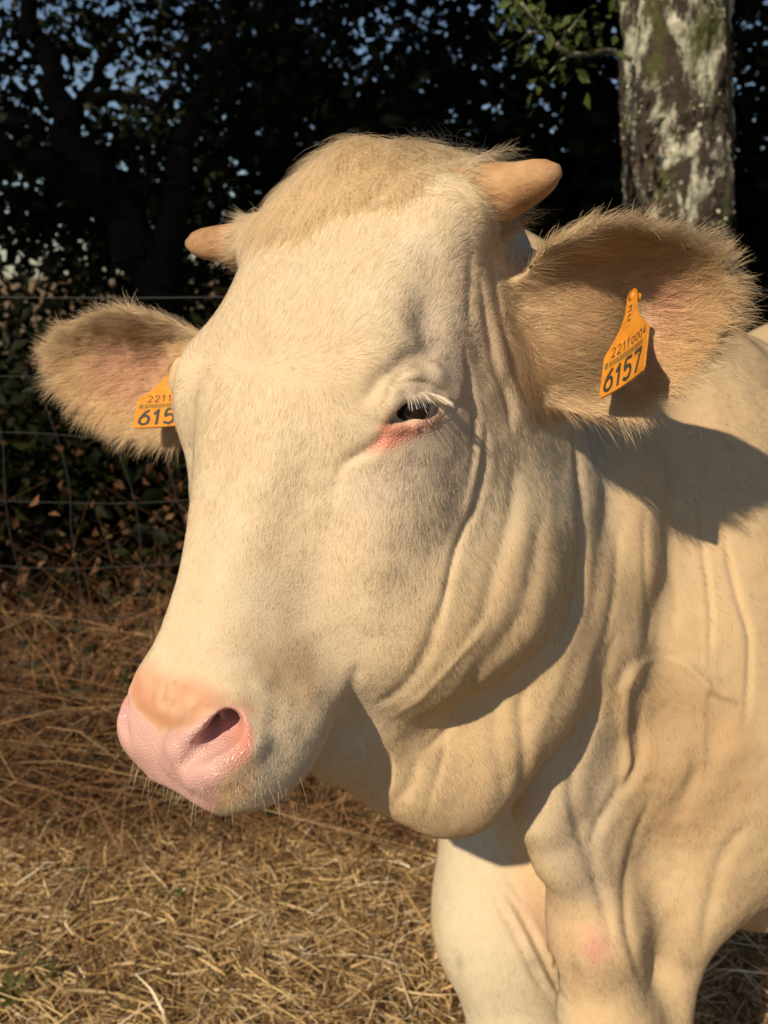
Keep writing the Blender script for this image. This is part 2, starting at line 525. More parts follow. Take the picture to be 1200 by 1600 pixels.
# the far eye mirrors it
fd.chain([mir(p) for p in (at(601, 660, ED + .004), at(618, 648, ED - .001), at(641, 639, ED - .003), at(664, 635, ED - .002), at(690, 634, ED + .004))], [.0035, .0095, .0118, .0105, .004], .004, 's')
fd.chain([mir(p) for p in UP_L], [.0028, .0036, .0040, .0040, .0034], .005)
fd.chain([mir(p) for p in LO_L], [.0026, .0030, .0033, .0033, .003], .004)
P, F = fd.mesh()
print('grid', fd.v.shape, 'mesh', len(P), len(F), time.time() - t_)
P = smooth(P, F, 2)
# the poll sits higher on the far side
for c_, r_, k_ in ((at(745, 220, .74), .070, -.024), (at(480, 290, .80), .060, .006), (at(590, 250, .77), .05, .012), (at(400, 330, .86), .05, -.008)):
    P = P + HU * (k_ * np.exp(-((P - c_) ** 2).sum(1) / r_ ** 2))[:, None]
NRM = normals(P, F)

# --- sculpting: folds and swellings laid on the skin along the lines the photograph shows
def visible(P, N):
    x, y, d = to_px(P)
    fx = ((P - CAMP) * N).sum(1) / np.linalg.norm(P - CAMP, axis=1)
    gx, gy = np.floor(x / 8).astype(int), np.floor(y / 8).astype(int)
    ok = (gx >= -8) & (gx < 170) & (gy >= -8) & (gy < 220) & (d > .2)
    Z = np.full((180, 230), 9.0)
    np.minimum.at(Z, (gx[ok] + 8, gy[ok] + 8), d[ok])
    zz = np.full(len(P), 9.0); zz[ok] = Z[gx[ok] + 8, gy[ok] + 8]
    return x, y, d, sstep(.10, -.15, fx) * (d < zz + .035)
VX, VY, VD, VIS = visible(P, NRM)
DISP = np.zeros(len(P)); FOLD = 1.0

def catmull(pts, n=10):
    p = np.asarray(pts, float)
    if len(p) < 3: return p
    q = np.concatenate([[2 * p[0] - p[1]], p, [2 * p[-1] - p[-2]]]); out = []
    for i in range(1, len(q) - 2):
        for t in np.linspace(0, 1, n, endpoint=False):
            out.append(.5 * (2 * q[i] + (q[i + 1] - q[i - 1]) * t + (2 * q[i - 1] - 5 * q[i] + 4 * q[i + 1] - q[i + 2]) * t * t + (3 * q[i] - q[i - 1] - 3 * q[i + 1] + q[i + 2]) * t ** 3))
    return np.array(out + [p[-1]])

def stroke(pts, w, amp, lip=0.0, side=1, ends=(1, 1)):
    """amp mm along the normal (negative cuts), w px wide; lip raises the skin beside the cut (side +1: left of travel)"""
    c = catmull(pts, 6); seg = np.diff(c, axis=0); ln = np.hypot(*seg.T); cum = np.concatenate([[0], np.cumsum(ln)])
    R = w * 4
    near = np.flatnonzero((VX > c[:, 0].min() - R) & (VX < c[:, 0].max() + R) & (VY > c[:, 1].min() - R) & (VY < c[:, 1].max() + R) & (VIS > 0))
    if not len(near): return
    x, y = VX[near], VY[near]
    best = np.full(len(near), 1e9); sgn = np.zeros(len(near)); tt = np.zeros(len(near))
    for i in range(len(seg)):
        dx, dy = x - c[i, 0], y - c[i, 1]
        h = np.clip((dx * seg[i, 0] + dy * seg[i, 1]) / (ln[i] ** 2 + 1e-9), 0, 1)
        d = np.hypot(dx - seg[i, 0] * h, dy - seg[i, 1] * h)
        m = d < best
        best[m] = d[m]; sgn[m] = np.sign(seg[i, 0] * dy - seg[i, 1] * dx)[m]; tt[m] = (cum[i] + h * ln[i])[m] / cum[-1]
    taper = np.ones(len(near))
    if ends[0]: taper *= sstep(0, .25, tt)
    if ends[1]: taper *= sstep(1, .75, tt)
    wl = w * (.45 + .55 * taper)
    v = amp * np.exp(-(best / wl) ** 2)
    if lip: v += lip * np.exp(-((best - 2.0 * wl) / (1.1 * wl)) ** 2) * (sgn == -side)
    DISP[near] += v * taper * VIS[near] * .001 * FOLD

def swell(x, y, rx, ry, amp, ang=0):
    c, s = math.cos(math.radians(ang)), math.sin(math.radians(ang))
    dx, dy = VX - x, VY - y
    u, v = (dx * c + dy * s) / rx, (-dx * s + dy * c) / ry
    r = u * u + v * v
    m = (r < 6) & (VIS > 0)
    DISP[m] += amp * np.exp(-r[m] * 1.2) * VIS[m] * .001

def settle(it=1):
    global P, NRM, VX, VY, VD, VIS, DISP
    e = DISP.copy()
    P = P + NRM * e[:, None]
    P = smooth(P, F, it, .4)
    NRM = normals(P, F)
    VX, VY, VD, VIS = visible(P, NRM); DISP = np.zeros(len(P))

# broad forms of the face
swell(640, 800, 70, 110, 4); swell(560, 900, 60, 110, 5, 15); swell(470, 760, 40, 130, -3, 10)
swell(672, 492, 36, 55, -11, -10)                       # hollow above the eye
swell(565, 565, 60, 50, 7, -20)                             # brow
swell(430, 600, 80, 120, 3); swell(345, 640, 45, 80, 2)
swell(830, 860, 60, 130, 6, 5)                         # rear of the jaw muscle
stroke([(522, 780), (503, 870), (470, 960), (455, 1010)], 30, -3.5); stroke([(610, 850), (590, 930), (575, 1000)], 36, 3.5); stroke([(380, 700), (350, 850), (300, 980)], 30, 2.5)
swell(600, 1020, 40, 50, 4); swell(470, 1130, 50, 50, 4)
settle()
# eye region
stroke([(607, 662), (590, 690), (565, 708), (540, 722), (528, 750), (522, 800)], 10, -3.4, .5, 1)
stroke([(606, 612), (625, 600), (645, 597), (672, 600), (708, 622)], 3.5, -2.2)
stroke([(600, 640), (612, 602), (650, 574), (700, 580)], 6, -2.0)
stroke([(694, 634), (710, 636), (722, 630)], 5, -1.8)
stroke([(560, 640), (590, 600), (640, 560), (700, 540)], 15, -3.4)
FOLD = .72
# upright folds between eye and ear, running into the cheek
stroke([(720, 520), (736, 590), (745, 660), (735, 760), (722, 830)], 6, -3.2)
stroke([(748, 672), (744, 720), (732, 780), (722, 820)], 6, 4.5)
stroke([(762, 640), (758, 720), (742, 790), (712, 860), (695, 930), (684, 1005)], 7, -4.5)
stroke([(745, 420), (760, 500), (775, 570), (795, 625), (800, 700)], 7, -3.5, 1.5, 1)
stroke([(770, 380), (778, 470), (800, 560), (822, 620)], 7, -2.8)
stroke([(735, 380), (732, 450), (735, 520)], 8, -2.5)
stroke([(800, 700), (800, 800), (775, 890), (755, 960), (715, 1020)], 12, -2.6, .8, 1)
stroke([(850, 780), (835, 900), (800, 985), (745, 1055), (700, 1105)], 14, -4, 1, 1)
stroke([(690, 930), (672, 1010), (645, 1060), (612, 1090), (575, 1108)], 11, -4)
stroke([(562, 1030), (552, 1075), (543, 1125)], 12, -4)
stroke([(600, 1128), (663, 1085), (738, 1005), (775, 950)], 6, 2.2)
FOLD = .62
# neck: folds falling from the crest into the dewlap
stroke([(893, 650), (910, 760), (910, 860), (893, 960), (868, 1030)], 8, -8, 0)
stroke([(927, 720), (925, 830), (908, 940), (878, 1045), (845, 1140), (828, 1210), (815, 1280)], 13, 3)
stroke([(1004, 780), (1008, 900), (1015, 975), (1010, 1030)], 6, -3)
stroke([(965, 800), (962, 900), (945, 1000), (915, 1090), (895, 1160)], 8, -3)
stroke([(970, 965), (945, 1040), (925, 1110), (900, 1190), (895, 1250), (910, 1325), (918, 1385)], 9, -5, 1.5, 1)
stroke([(1080, 720), (1098, 840), (1109, 940), (1109, 1020), (1105, 1065)], 4.5, -4.5)
stroke([(1125, 800), (1152, 930), (1170, 1000), (1169, 1100), (1150, 1160)], 5, -5)
stroke([(1040, 830), (1055, 930), (1050, 1010)], 9, -2)
stroke([(1037, 1024), (1000, 1039), (977, 1069), (972, 1125), (980, 1190), (965, 1250)], 8, 10)
stroke([(1037, 1024), (1075, 1042), (1112, 1076), (1169, 1102)], 6, 7)
swell(1070, 1130, 60, 60, -7)
stroke([(1012, 1060), (1000, 1120), (998, 1185), (950, 1260), (922, 1325), (945, 1425), (957, 1505)], 9, -5, 1.5, 1)
stroke([(1022, 1225), (987, 1325), (978, 1400), (985, 1475), (1012, 1560)], 8, -5, 1.2, -1)
stroke([(1100, 1180), (1060, 1260), (1045, 1300)], 14, -4)
stroke([(1180, 1270), (1130, 1340), (1110, 1420), (1092, 1490)], 12, -6)
swell(1060, 1180, 40, 80, 5, 20); swell(1110, 1230, 30, 80, 4, 20)
swell(925, 1480, 30, 60, 5); stroke([(520, 1196), (545, 1190), (575, 1178)], 5, -3); stroke([(400, 1252), (450, 1238), (500, 1208)], 4, -2.5)
FOLD = .8
# throat pouch
stroke([(700, 1130), (690, 1190), (672, 1250), (660, 1288)], 7, -1.4); stroke([(760, 1040), (725, 1100), (690, 1150), (650, 1180)], 7, -3)
stroke([(600, 1165), (612, 1200), (605, 1240)], 5, -2.5); stroke([(565, 1150), (580, 1190), (575, 1235)], 5, -2)
stroke([(790, 1060), (778, 1110), (775, 1160), (786, 1230), (780, 1268)], 11, -2.2)
stroke([(826, 1050), (815, 1120), (822, 1200), (812, 1262)], 9, -4)
stroke([(655, 1180), (640, 1230), (610, 1262)], 10, -2.5)
# skin folds inside the right foreleg
stroke([(785, 1385), (830, 1460), (868, 1540), (890, 1570)], 6, -5, 4, 1)
stroke([(760, 1380), (800, 1450), (840, 1530), (880, 1580)], 6, -5, 4, 1)
stroke([(760, 1300), (800, 1380), (860, 1500)], 8, -3)
settle()
# fine irregularity of the hide
def vnoise(p, scale, seed):
    q = p * scale + seed * 17.31
    i = np.floor(q).astype(np.int64); t = q - i; t = t * t * (3 - 2 * t); out = 0
    for a in (0, 1):
        for b in (0, 1):
            for c in (0, 1):
                h = (i[:, 0] + a) * 73856093 ^ (i[:, 1] + b) * 19349663 ^ (i[:, 2] + c) * 83492791 ^ (seed * 2654435)
                h = (h ^ (h >> 13)) * 1274126177
                r = ((h ^ (h >> 16)) & 0xffff) / 65535.0
                out = out + r * (t[:, 0] if a else 1 - t[:, 0]) * (t[:, 1] if b else 1 - t[:, 1]) * (t[:, 2] if c else 1 - t[:, 2])
    return out * 2 - 1
hide = (vnoise(P, 14, 1) * 2.2 + vnoise(P, 33, 2) * 1.0 + vnoise(P, 80, 3) * .35) * .001
er = np.linalg.norm(P - EYEC, axis=1)
P = P + NRM * (hide * sstep(.02, .06, er))[:, None]
lipw = np.exp(-(((VX - 445) / 60) ** 2 + ((VY - 1110) / 60) ** 2)) * VIS
P = P + NRM * (lipw * (vnoise(P, 60, 5) * 2.4 + vnoise(P, 110, 6) * 1.0) * .001)[:, None]
NRM = normals(P, F)

# ------------------------------------------------------------------ pigment of hide and hair
HC = P - HO
hl, hf, hu = HC @ HL, HC @ HF, HC @ HU
MIR = P - np.minimum(hl, 0)[:, None] * 2 * HL                     # the far half of the head wears the same markings
MX, MY, MD = to_px(MIR)
XX, XY, XD = to_px(P)
def poly_sd(x, y, pts):
    p = np.asarray(pts, float); best = np.full(len(x), 1e9); ins = np.zeros(len(x), bool)
    for a, b in zip(p, np.roll(p, -1, 0)):
        e = b - a; h = np.clip(((x - a[0]) * e[0] + (y - a[1]) * e[1]) / (e @ e), 0, 1)
        best = np.minimum(best, np.hypot(x - a[0] - e[0] * h, y - a[1] - e[1] * h))
        c = ((a[1] > y) != (b[1] > y)) & (x < (b[0] - a[0]) * (y - a[1]) / (b[1] - a[1] + 1e-12) + a[0])
        ins ^= c
    return np.where(ins, -best, best)
def in_ear(E, P, grow=1.0):
    s_, t_e, n_ = ear_local(E, P[:, 0], P[:, 1], P[:, 2])
    q = ((s_ / E['L'] - .46) / .54)
    n0 = E['cup'] * ((t_e / E['w']) ** 2 + .55 * q ** 2 - .6) + E['roll'] * np.clip(t_e * E['up'] / E['w'], 0, 1.5) ** 2
    r = np.sqrt(q ** 2 + (t_e / E['w']) ** 2)
    w = sstep(1.35, 1.15, r / grow) * (np.abs(n_ - n0) < .03) * sstep(-.02, .03, s_)
    return w, s_, t_e, n_ - n0, r
EW = [in_ear(E, P) for E in EARS]
EB = [sstep(.088, .060, np.linalg.norm(P - (E['base'] + E['a'] * .03), axis=1)) * sstep(-.04, .01, (P - E['base']) @ E['a']) * (E['up'] > 0) for E in EARS]
W_EAR = np.maximum(np.maximum(EW[0][0], EW[1][0]), np.maximum(EB[0], EB[1]))
head_w = sstep(.065, .015, head_fn(P[:, 0], P[:, 1], P[:, 2])) * (1 - W_EAR)
col = np.tile(np.array([.60, .455, .275]), (len(P), 1))             # body coat
dens = np.ones(len(P)); hlen = np.full(len(P), .011)
def put(w, c, k=1.0):
    global col
    w = np.clip(w * k, 0, 1)[:, None]; col = col * (1 - w) + np.asarray(c) * w
def blob(x, y, rx, ry, ang=0, use=None):
    X, Y = use or (XX, XY)
    c, s_ = math.cos(math.radians(ang)), math.sin(math.radians(ang))
    dx, dy = X - x, Y - y
    return np.exp(-(((dx * c + dy * s_) / rx) ** 2 + ((-dx * s_ + dy * c) / ry) ** 2))
FACE = (MX, MY)
put(head_w, (.615, .512, .355))
n1 = vnoise(P, 22, 11) * .5 + vnoise(P, 50, 12) * .3 + vnoise(P, 120, 13) * .2
put(head_w * sstep(.0, .5, n1), (.59, .475, .33), .55)
put(head_w * sstep(.1, .6, -n1), (.65, .575, .46), .5)
put((1 - head_w) * sstep(.0, .6, n1), (.55, .405, .235), .5)
# warm patch below the hair whorl of the shoulder, paler forearm
dsh = poly_sd(XX, XY, [(1000, 1055), (1040, 1030), (1110, 1080), (1170, 1105), (1180, 1250), (1090, 1330), (1000, 1300), (985, 1150)])
put(sstep(30, -25, dsh) * (XD > .85), (.52, .36, .20), .75)
put(sstep(25, -25, poly_sd(XX, XY, [(660, 1280), (770, 1280), (850, 1480), (890, 1600), (700, 1650)])) * (XD > .9), (.57, .515, .375), .9)
put(blob(830, 1440, 40, 70, -30) * (XD > .95), (.60, .40, .28), .6)
put(sstep(20, -20, poly_sd(XX, XY, [(820, 1150), (880, 1050), (960, 1150), (960, 1420), (880, 1400), (810, 1290)])) * (XD > .85), (.54, .46, .34), .6)
put(blob(925, 1478, 24, 46, -20) * sstep(-.9, .5, vnoise(P, 70, 75)), (.58, .29, .23), .85)
# poll tuft
pn = vnoise(P, 20, 71) * .034 + vnoise(P, 55, 72) * .014 + .030 * blob(470, 330, 60, 70) - .02 * blob(690, 330, 60, 60)
poll = sstep(.10, .02, hf - pn) * sstep(-.11, -.05, hu) * head_w * sstep(.105, .065, np.where(hl > 0, hl - .014, -hl - .006) + vnoise(P, 40, 77) * .012)
put(poll ** 1.2, (.72, .585, .39), .9)  # paler than the face to offset weak sun, light put into colour
put(poll * sstep(.1, .6, vnoise(P * np.array([1, 1, 1]), 55, 73)), (.60, .44, .25), .55)
put(blob(600, 250, 34, 42), (.52, .36, .19), .45)
put(blob(770, 480, 45, 160, 0) * head_w, (.56, .42, .27), .6)
# darker strokes of hair on the forehead and cheek
for bx, by, rx, ry, ba, bk in ((505, 500, 26, 75, 28, .55), (405, 520, 22, 60, -8, .4), (470, 600, 30, 50, 40, .4), (360, 690, 25, 30, 0, .4), (590, 880, 40, 90, 20, .35), (420, 900, 30, 120, 18, .3), (650, 980, 50, 40, -30, .4), (340, 560, 20, 60, 0, .25)):
    put(blob(bx, by, rx, ry, ba) * head_w * (VIS > 0) * (.5 + .5 * sstep(-.3, .5, n1)), (.56, .42, .27), bk)
# mauve bare skin round the eye, greyer tint over the hollow above it
put(blob(690, 600, 60, 90, 15, FACE) * head_w, (.52, .43, .35), .5)
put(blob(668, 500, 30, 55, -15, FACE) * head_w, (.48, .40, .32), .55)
put(blob(700, 730, 50, 90, 10, FACE) * head_w, (.56, .45, .36), .5)
put(blob(600, 760, 60, 90, 0, FACE) * head_w, (.57, .47, .39), .6)
eye_skin = blob(655, 640, 62, 42, 0, FACE) * head_w
pinkl = sstep(12, -10, poly_sd(MX, MY, [(578, 706), (600, 662), (625, 664), (655, 660), (690, 645), (680, 668), (655, 682), (610, 702)])) * head_w
put(pinkl * (.6 + .4 * sstep(690, 620, MX)), (.68, .26, .185), .95)
put(sstep(8, -4, poly_sd(MX, MY, [(596, 668), (608, 640), (602, 664), (640, 668), (620, 672)])) * head_w, (.42, .12, .09), .6)
# muzzle
nosepad = sstep(7, -7, poly_sd(MX, MY, [(150, 1112), (200, 1132), (225, 1142), (255, 1147), (300, 1136), (335, 1113), (360, 1104), (384, 1116), (398, 1148), (393, 1185), (372, 1205), (347, 1218), (340, 1240), (342, 1290), (230, 1290), (150, 1230)])) * head_w * (hf > .42)
salmon = sstep(22, -14, poly_sd(MX, MY, [(150, 1095), (205, 1062), (250, 1060), (300, 1066), (350, 1088), (392, 1110), (360, 1120), (335, 1116), (255, 1150), (150, 1120)])) * head_w * (hf > .40)
put(salmon * (.55 + .45 * sstep(-.4, .5, n1)), (.56, .27, .165), .97)
put(salmon * sstep(.1, .6, vnoise(P, 150, 81)), (.44, .22, .13), .45)
put(salmon * sstep(.2, .6, vnoise(P, 70, 82)), (.62, .40, .29), .6)
put(blob(255, 1128, 55, 14, 0, FACE) * head_w * (hf > .42), (.42, .19, .095), .75)
put(nosepad, (.63, .385, .355))
put(blob(385, 1155, 26, 52, 12, FACE) * nosepad, (.64, .27, .19), .95)
put(blob(300, 1232, 60, 16, 5, FACE) * nosepad, (.58, .36, .34), .7)
put(sstep(12, -8, poly_sd(MX, MY, [(350, 1215), (372, 1206), (395, 1180), (405, 1200), (395, 1235), (360, 1262), (342, 1262)])) * head_w, (.60, .37, .20), .8)
put(sstep(0, 1, n1 * 1.5 + .65) * blob(430, 1050, 62, 42, 15, FACE) * head_w * (1 - nosepad), (.38, .285, .18), .95)
put(sstep(0, 1, n1 * 1.5 + .7) * blob(480, 1060, 18, 48, 0, FACE) * head_w, (.40, .28, .17), .85)
put(blob(430, 1190, 60, 45, 0, FACE) * head_w * (1 - nosepad), (.585, .50, .37), .7)
put(sstep(.2, .6, vnoise(P, 160, 21)) * blob(430, 1150, 60, 70, 0, FACE) * head_w * (1 - nosepad), (.50, .42, .32), .5)
# chin in shade side keeps the body colour; ears
for (w, s_, t_e, n_, r), E in zip(EW, EARS):
    put(w, (.56, .405, .235))
    put(w * sstep(.002, .008, n_) * sstep(.75, .3, r), (.60, .36, .26), .75)        # bare inner skin
    put(w * sstep(.7, 1.05, r), (.60, .49, .335), .75)
put(EB[0], (.47, .335, .20), .9)
# hair growth: how dense and how long
hlen = hlen * (1 - head_w) + head_w * .0105
hlen *= 1 - .45 * np.clip(sstep(.28, .42, hf) * head_w, 0, 1)
hlen += poll ** 1.6 * .042
hlen += blob(1000, 1075, 40, 70, 0) * (XD > .85) * .006
hlen = hlen * (1 - W_EAR) + W_EAR * .029
hlen *= 1 - .7 * np.clip(np.maximum(salmon, pinkl), 0, 1)
hlen *= 1 - .5 * np.clip(eye_skin + blob(690, 610, 50, 60, 15, FACE) * head_w, 0, 1)
dens = .45 + .55 * head_w + 1.0 * W_EAR + .5 * poll
dens *= 1 - np.clip(nosepad * 1.3, 0, 1)
dens *= 1 - .6 * salmon
dens *= 1 - np.clip(pinkl * 1.4, 0, 1)
dens *= sstep(.030, .042, np.linalg.norm(P - EYEC, axis=1)) * sstep(.030, .042, np.linalg.norm(P - mir(EYEC), axis=1))
SKIN = np.clip(nosepad + pinkl, 0, 1)

cow = mesh_obj('cow', P, F)
tag(cow, 'cream coated cow with short horns and orange ear tags, standing on dry grass', 'cow')
at_ = cow.data.color_attributes.new('pigment', 'FLOAT_COLOR', 'POINT')
at_.data.foreach_set('color', np.c_[col, np.ones(len(P))].astype(np.float32).ravel())
at_ = cow.data.attributes.new('bare', 'FLOAT', 'POINT'); at_.data.foreach_set('value', SKIN.astype(np.float32))
m = NT('cow_hide')
oc = m.coord()
pg = m.attr('pigment').outputs['Color']; bare = m.attr('bare').outputs['Fac']
c1 = m.mix(m.noise(90, 5, .6, oc), m.mix(1.0, pg, (.90, .87, .83), 'MULTIPLY'), m.mix(1.0, pg, (1.0, .98, .96), 'MULTIPLY'))
vor = m.node('ShaderNodeTexVoronoi', in_Scale=330.0, feature='DISTANCE_TO_EDGE'); m.link(oc, vor.inputs['Vector'])
peb = m.node('ShaderNodeMath', operation='MULTIPLY', in_0=m.node('ShaderNodeMath', operation='MINIMUM', in_0=vor.outputs[0], in_1=.25).outputs[0], in_1=bare).outputs[0]
hgt = m.node('ShaderNodeMath', operation='ADD', in_0=m.node('ShaderNodeMath', operation='MULTIPLY', in_0=peb, in_1=3.0).outputs[0], in_1=m.noise(600, 3, .6, oc)).outputs[0]
rgh = m.node('ShaderNodeMapRange', in_Value=bare, in_3=.85, in_4=.20).outputs[0]
m.set(Base_Color=c1, Roughness=rgh, Normal=m.bump(hgt, .4, .0018), Subsurface_Weight=.05, Subsurface_Radius=(.012, .005, .003), Subsurface_Scale=.6)
m.b.inputs['Specular IOR Level'].default_value = .35
cow.data.materials.append(m.m)

# ------------------------------------------------------------------ horns, eye, lashes, ear tags
def tube(path_, rad, seg=32, close_end=True):
    c = catmull(path_, 8); r = np.interp(np.linspace(0, 1, len(c)), np.linspace(0, 1, len(rad)), rad)
    tn = np.gradient(c, axis=0); tn /= np.linalg.norm(tn, axis=1, keepdims=True)
    up = np.array([0, 0, 1.0]); V = []
    for p, t, q in zip(c, tn, r):
        a = nrm(np.cross(up, t)); b = np.cross(t, a)
        an = np.linspace(0, 2 * math.pi, seg, endpoint=False)
        V += [p + q * (math.cos(k) * a + math.sin(k) * b) for k in an]
    n = len(c); Fq = []
    for i in range(n - 1):
        for k in range(seg):
            Fq.append((i * seg + k, i * seg + (k + 1) % seg, (i + 1) * seg + (k + 1) % seg, (i + 1) * seg + k))
    if close_end:
        V.append(c[-1] + tn[-1] * r[-1] * .25); e = len(V) - 1
        for k in range(seg): Fq.append(((n - 1) * seg + k, (n - 1) * seg + (k + 1) % seg, e))
    return np.array(V), Fq
m = NT('horn'); oc = m.coord()
mp = m.node('ShaderNodeMapping'); m.link(oc, mp.inputs['Vector']); mp.inputs['Scale'].default_value = (25, 25, 160)
c0 = m.ramp(m.noise(34, 5, .6, oc), [(.3, (.28, .145, .06)), (.55, (.43, .245, .115)), (.75, (.53, .345, .185))])
st = m.ramp(m.noise(1.0, 4, .7, mp.outputs[0]), [(.55, (1, 1, 1)), (.75, (.66, .54, .45))])
m.set(Base_Color=m.mix(.9, c0, st, 'MULTIPLY'), Roughness=m.node('ShaderNodeMapRange', in_Value=m.noise(50, 4, .6, oc), in_3=.40, in_4=.80).outputs[0], Normal=m.bump(m.noise(110, 8, .75, oc), .7, .003), Subsurface_Weight=.15, Subsurface_Radius=(.01, .004, .002), Subsurface_Scale=.5)
HORN_M = m.m
HORN_SPECS = []
for pts, rad in (([at(742, 314, .725), at(772, 304, .706), at(805, 294, .69), at(842, 279, .672), at(874, 266, .66)], [.032, .0300, .0272, .0242, .0210, .0182, .0156, .0120, .0050]),
                 ([at(440, 382, .875), at(390, 382, .895), at(350, 381, .915), at(318, 381, .93), at(294, 381, .94)], [.031, .0275, .0245, .0222, .0202, .0184, .0165, .0128, .0055])):
    V, Fq = tube(pts, rad)
    mesh_obj('horn', V, Fq, HORN_M, cow); HORN_SPECS.append((pts, rad))

# eyeball with a dark iris and a wet surface
GAZE = nrm(-FWD * .9 - RIGHT * .22 + UP * .02)
m = NT('wet_eye'); m.set(Base_Color=m.attr('pigment').outputs['Color'], Roughness=.07); m.b.inputs['Specular IOR Level'].default_value = .6
EYE_M = m.m
def eyeball(c, gaze):
    nu, nv_ = 48, 32; V = []; Fq = []
    gx = nrm(np.cross(gaze, UP)); gy = np.cross(gx, gaze)
    for i in range(nv_ + 1):
        a = math.pi * i / nv_
        rr = ER * (1.0 + .035 * math.exp(-(a / .45) ** 2))
        for k in range(nu):
            b = 2 * math.pi * k / nu
            V.append(c + rr * (math.cos(a) * gaze + math.sin(a) * (math.cos(b) * gx + math.sin(b) * gy)))
    for i in range(nv_):
        for k in range(nu): Fq.append((i * nu + k, i * nu + (k + 1) % nu, (i + 1) * nu + (k + 1) % nu, (i + 1) * nu + k))
    e = mesh_obj('eyeball', V, Fq, EYE_M, cow)
    V = np.array(V); ang = np.degrees(np.arccos(np.clip(((V - c) @ gaze) / np.linalg.norm(V - c, axis=1), -1, 1)))
    ec = np.where((ang < 46)[:, None], np.array([[.014, .009, .007]]), np.array([[.22, .16, .15]]))
    ell = np.hypot((V - c) @ gx / (ER * .34), (V - c) @ gy / (ER * .20))
    ec = np.where(((ang < 30) & (ell < 1))[:, None], np.array([[.004, .004, .005]]), ec)
    a_ = e.data.color_attributes.new('pigment', 'FLOAT_COLOR', 'POINT'); a_.data.foreach_set('color', np.c_[ec, np.ones(len(V))].astype(np.float32).ravel())
eyeball(EYEC, GAZE)
eyeball(mir(EYEC), nrm(GAZE - 2 * (GAZE @ HL) * HL))

# ear tags
m = NT('orange_tag'); oc = m.coord()
m.set(Base_Color=m.ramp(m.noise(75, 7, .72, oc), [(.25, (.22, .085, .012)), (.42, (.60, .225, .02)), (.6, (.68, .27, .025)), (.8, (.76, .34, .05))]), Roughness=.42, Normal=m.bump(m.noise(160, 3, .5, oc), .1, .001))
TAG_M = m.m
m = NT('tag_print'); m.set(Base_Color=(.035, .04, .03, 1), Roughness=.6); PRINT_M = m.m
m = NT('tag_barcode'); m.set(Base_Color=(.16, .13, .03, 1), Roughness=.6); BAR_M = m.m
OUT = [(-.0330, 0), (.0330, 0), (.0352, .0022), (.0352, .0375), (.0335, .0405), (.0225, .0505), (.0135, .0600), (.0085, .0700), (.0066, .0860), (.004, .089), (-.004, .089), (-.0066, .0860), (-.0085, .0700), (-.0135, .0600), (-.0225, .0505), (-.0335, .0405), (-.0352, .0375), (-.0352, .0022)]
